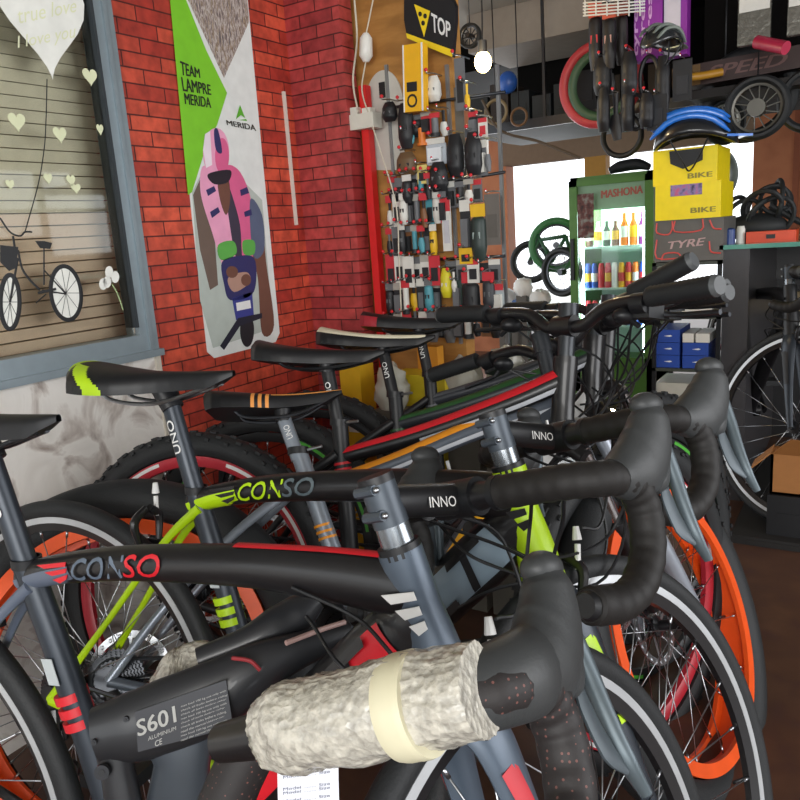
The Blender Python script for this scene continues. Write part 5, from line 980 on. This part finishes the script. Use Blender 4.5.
# hanging black bags and gloves
hl = [('hanging_glove', 'pair of dark gloves with red tops hanging leftmost under the wire basket', 'glove', (588, 2, 602, 72, 'pouch', (C_('161315'), rd_), C_('c84a30'))),
 ('hanging_glove', 'dark glove with pinkish cuff second under the wire basket', 'glove', (602, 4, 616, 70, 'pouch', (C_('141112'), C_('b89088')), C_('b8533c'))),
 ('hanging_glove', 'dark brown glove third under the wire basket', 'glove', (615, 2, 628, 66, 'pouch', (C_('1c1511'), bk), C_('a04a34')))]
for i in range(12):
    x = 590 + (i % 6) * (16 if i < 6 else 10) + (8 if i > 5 else 0) + rn.uniform(-3, 3); y = 56 + (i // 6) * 34 + rn.uniform(-5, 5)
    hl.append(('hanging_bag', f'black bag, {ordn[i % 6]} from the left in the {"upper" if i < 6 else "lower"} cluster under the loft', 'bag', (x, y, x + rn.uniform(13, 22), y + rn.uniform(34, 58 if i < 6 else 48), ['pouch', 'tool', 'pouch', 'ring', 'pouch', 'card'][i % 6], (C_(['0f0f12', '141418', '0e1016'][i % 3]), C_('1e2026')), None)))
for nm, lb, ct_, a in hl: hang(nm, lb, ct_, a[0], a[1], a[2], a[3], 2.95 - .02 * (a[0] % 3), list(a[5]), a[4], a[6])
wbk = MB()
for k in range(5): wbk.sweep([ony(583, 3 + k * 3.2, 2.9), ony(645, -2 + k * 3.2, 2.9)], .003, n=6)
for k in range(6): wbk.sweep([ony(585 + k * 11, -8, 2.9), ony(585 + k * 11, 16, 2.9)], .003, n=6, side=(0, 1, 0))
tag(wbk.build('wire_basket', C_('d0d0cc')), 'white wire basket at the ceiling above the hanging gloves', 'basket')
PUR = mat('8a2a9a', .5)
o, w_, h_ = pbox('purple_box', 'purple box with white lettering hanging under the ceiling', 'box', 634, -20, 662, 60, 2.98, .06, PUR)
lt = MB()
for k in range(3): text_quad('tyres', ((-.3 + k * .25) * w_, -.001, -.45 * h_), ((-.3 + k * .25) * w_, -.001, .3 * h_), ((-.5 + k * .25) * w_, -.001, .3 * h_), ((-.5 + k * .25) * w_, -.001, -.45 * h_), 0, lt, .02)
lt.build('lettering', C_('d8a8dc'), o)
o, w_, h_ = pbox('purple_box', 'purple edged box with white face right of the shiny helmet', 'box', 664, -20, 687, 56, 2.99, .06, PUR); MB().bx(-.5 * w_, .22 * w_, -.002, 0, -.5 * h_, .5 * h_).build('white_face', C_('cfcad6'), o); face_text(o, 'lettering', 'cycling', w_, h_, -.1, -.3, .15, -.26, C_('5a4a6a'), y=-.003)
helmet('black and silver cycling helmet hanging before the purple boxes', 661, 46, 2.84, .62, mat('2a2c2e', .25, coat=.5), mat('9aa49c', .3, .5), 1.2)
# printed long box, silver bags, red tube
pb = empty('long_printed_box', ony(745, 66, 3.12), 'long dark red box with faint printed letters on the high shelf', 'box'); pb.rotation_euler = (0, -.02, 0)
MB().box((0, .05, 0), (.50, .1, .075)).build('carton', mat('33201d', .6), pb); MB().box((-.2, -.001, 0), (.1, .004, .07)).build('yellow_end', mat('5e441a', .5), pb); lt = MB(); text_quad('SPEED', (-.13, -.0015, -.02), (.12, -.0015, -.02), (.14, -.0015, .02), (-.11, -.0015, .02), 0, lt, .02); lt.build('lettering', C_('5e403c'), pb)
hs = empty('high_shelf', (ony(690, 80, 3.1).x, 3.08, ony(740, 84, 3.08).z), 'dark high shelf on the right holding boxes and tyres', 'shelf'); MB().bx(0, 2.0, 0, .3, -.03, 0).build('board', mat('1a1411', .7), hs); MB().bx(0, 2.0, .28, .30, 0, .5).build('back_panel', mat('0d0b0a', .9, spec=.1), hs)  # near-black back panel puts the lack of light here into its colour
for k, (x0, x1, yt, lab) in enumerate(((738, 771, 44, 'silver bag with white top hanging at the ceiling on the right'), (788, 812, 34, 'silver bag cut by the right picture edge'))):
    o, w_, h_ = pbox('silver_bag', lab, 'bag', x0, -30, x1, yt, 2.98, .03, [mat('8e8c84', .15, .7, bump=.8, bscale=40)]); MB().bx(-.46 * w_, .46 * w_, -.003, 0, -.05 * h_, .5 * h_).build('white_card', wc, o)
rt = MB(); a = ony(757, 42, 2.96); b_ = ony(786, 48, 2.9); rt.sweep([a, b_], .021, n=16, side=None); tag(rt.build('red_tube', mat('b02a48', .4)), 'dark pink roll lying under the silver bags', 'tube')
yl_ = MB().ball(ony(679, 78, 3.0), .016).tube([ony(679, 78, 3.0), ony(700, 76, 3.04), ony(722, 72, 3.08)], .014, n=10); tag(yl_.build('yellow_roll', mat('a87820', .4)), 'yellow and brown roll left of the long printed box', 'roll')
# --- things beyond, near the opening
ringwheel('leaning_spare', 'green rimmed bicycle wheel leaning left of the fridge', 556, 245, 26, 4.75, mat('3f7a48', .5), DSTEEL, .04, 16, rz=.4, hangz=0)
ringwheel('leaning_spare', 'black bicycle wheel leaning left of the fridge, lower one', 562, 272, 24, 4.65, RUB, DSTEEL, .05, 16, rz=-.3, hangz=0)
ringwheel('leaning_spare', 'thin black bicycle wheel near the pale bags by the opening', 531, 262, 20, 4.8, RUB, DSTEEL, .03, 16, rz=.2, hangz=0)
fmb = MB(); 
for a, b_ in (((536, 232), (552, 262)), ((552, 262), (566, 236)), ((540, 240), (566, 236)), ((566, 236), (572, 262)), ((530, 260), (540, 238))): fmb.sweep([ony(*a, 4.7), ony(*b_, 4.7)], .012, n=8, side=None)
tag(fmb.build('unbuilt_bicycle', mat('2e5a3c', .4)), 'dark green bicycle frame standing between wheels left of the fridge', 'frame')
for k, (x, y, r_, c, lab) in enumerate(((523, 288, 10, 'e8e8e4', 'round white plastic lid among stock by the opening'), (505, 300, 12, 'c8ccd0', 'crumpled pale plastic bag right of the rack'), (540, 300, 11, 'd4d4d0', 'crumpled pale plastic bag below the leaning wheels'), (518, 308, 9, '5a7ab8', 'blue plastic bag right of the rack'))):
    c0 = ony(x, y, 3.9); q = MB(); q.ball((0, 0, 0), (r_ * .0055, .04, r_ * .0055), n=20, m=12)
    for i in range(len(q.v)): q.v[i] = q.v[i] * (1 + .25 * noise.noise(q.v[i] * 60))
    q.bx(-.03, .03, -.03, .03, -c0.z, -r_ * .004, 1); o = q.build('plastic_bag', [mat(c, .3), C_('55504a')]); o.location = c0; tag(o, lab, 'bag')
# cartons and bags under the rack, behind the parked bicycles
CY = 1.98
def floorbox(lab, x0, x1, yt, Y, th, m, name='carton', z0=0):
    a, b_ = ony(x0, yt, Y), ony(x1, yt, Y); zt_ = (a.z + b_.z) / 2; o = MB().box((0, 0, (zt_ - z0) / 2), (b_.x - a.x, th, zt_ - z0)).build(name, m); o.location = ((a.x + b_.x) / 2, Y, z0); tag(o, lab, 'box'); MB().box((0, -th / 2 - .001, (zt_ - z0) * .7), ((b_.x - a.x) * .5, .002, .03)).build('label', wc, o); return o
floorbox('yellow carton under the rack seen between the seatposts', 398, 452, 372, CY, .1, mat('dcc428', .5)); floorbox('yellow carton at the red post foot behind the saddles', 346, 366, 362, CY, .08, mat('e0b020', .5)); floorbox('orange carton under the rack', 420, 440, 346, CY + .08 - .02, .04, mat('d8922a', .5)); floorbox('white carton low under the rack on the right', 456, 500, 392, CY, .1, wc)
for k, (x, y, lab) in enumerate(((392, 392, 'clear plastic bag of parts behind the cream saddle post'), (466, 386, 'clear plastic bag of parts behind the red striped top tube'), (505, 376, 'clear plastic bag behind the handlebar grips'))):
    c0 = ony(x, y, CY - .12); q = MB(); q.ball((0, 0, 0), (.055, .04, .085), n=22, m=14)
    for i in range(len(q.v)): q.v[i] = q.v[i] * (1 + .3 * noise.noise(q.v[i] * 40 + V(k, 0, 0)))
    q.bx(-.05, .05, -.035, .035, -c0.z, -.05, 1); o = q.build('parts_bag', [mat('b9b6a8', .2), C_('6a665c')]); o.location = c0; tag(o, lab, 'bag')
# cardboard box by the counter
cbx = empty('cardboard_box', (ony(805, 478, 2.7).x, 2.66, .17), 'open brown cardboard box at the right picture edge by the counter', 'box'); kb = mat('a8703c', .7); hh_ = ony(790, 452, 2.7).z - .17
o = MB().box((0, .05, .07), (.36, .13, .14)).box((0, -.016, .07), (.30, .004, .02)).build('black_crate', BLK); o.location = (ony(805, 478, 2.7).x + .075, 2.66, .03); tag(o, 'low black crate under the cardboard box', 'crate')
q = MB(); q.bx(-.10, .25, 0, .008, 0, hh_); q.bx(-.10, -.092, 0, .1, 0, hh_); q.bx(.242, .25, 0, .1, 0, hh_); q.bx(-.1, .25, .092, .1, 0, hh_); q.bx(-.1, .25, 0, .1, 0, .008); q.build('body', kb, cbx)
MB().prism([(-.10, 0, hh_), (.25, 0, hh_), (.27, -.06, hh_ + .06), (-.04, -.06, hh_ + .07)], (0, .006, 0)).build('flap', kb, cbx); MB().prism([(-.10, 0, hh_), (-.10, .1, hh_), (-.16, .1, hh_ - .06), (-.16, 0, hh_ - .06)], (0, 0, .006)).build('flap', kb, cbx)
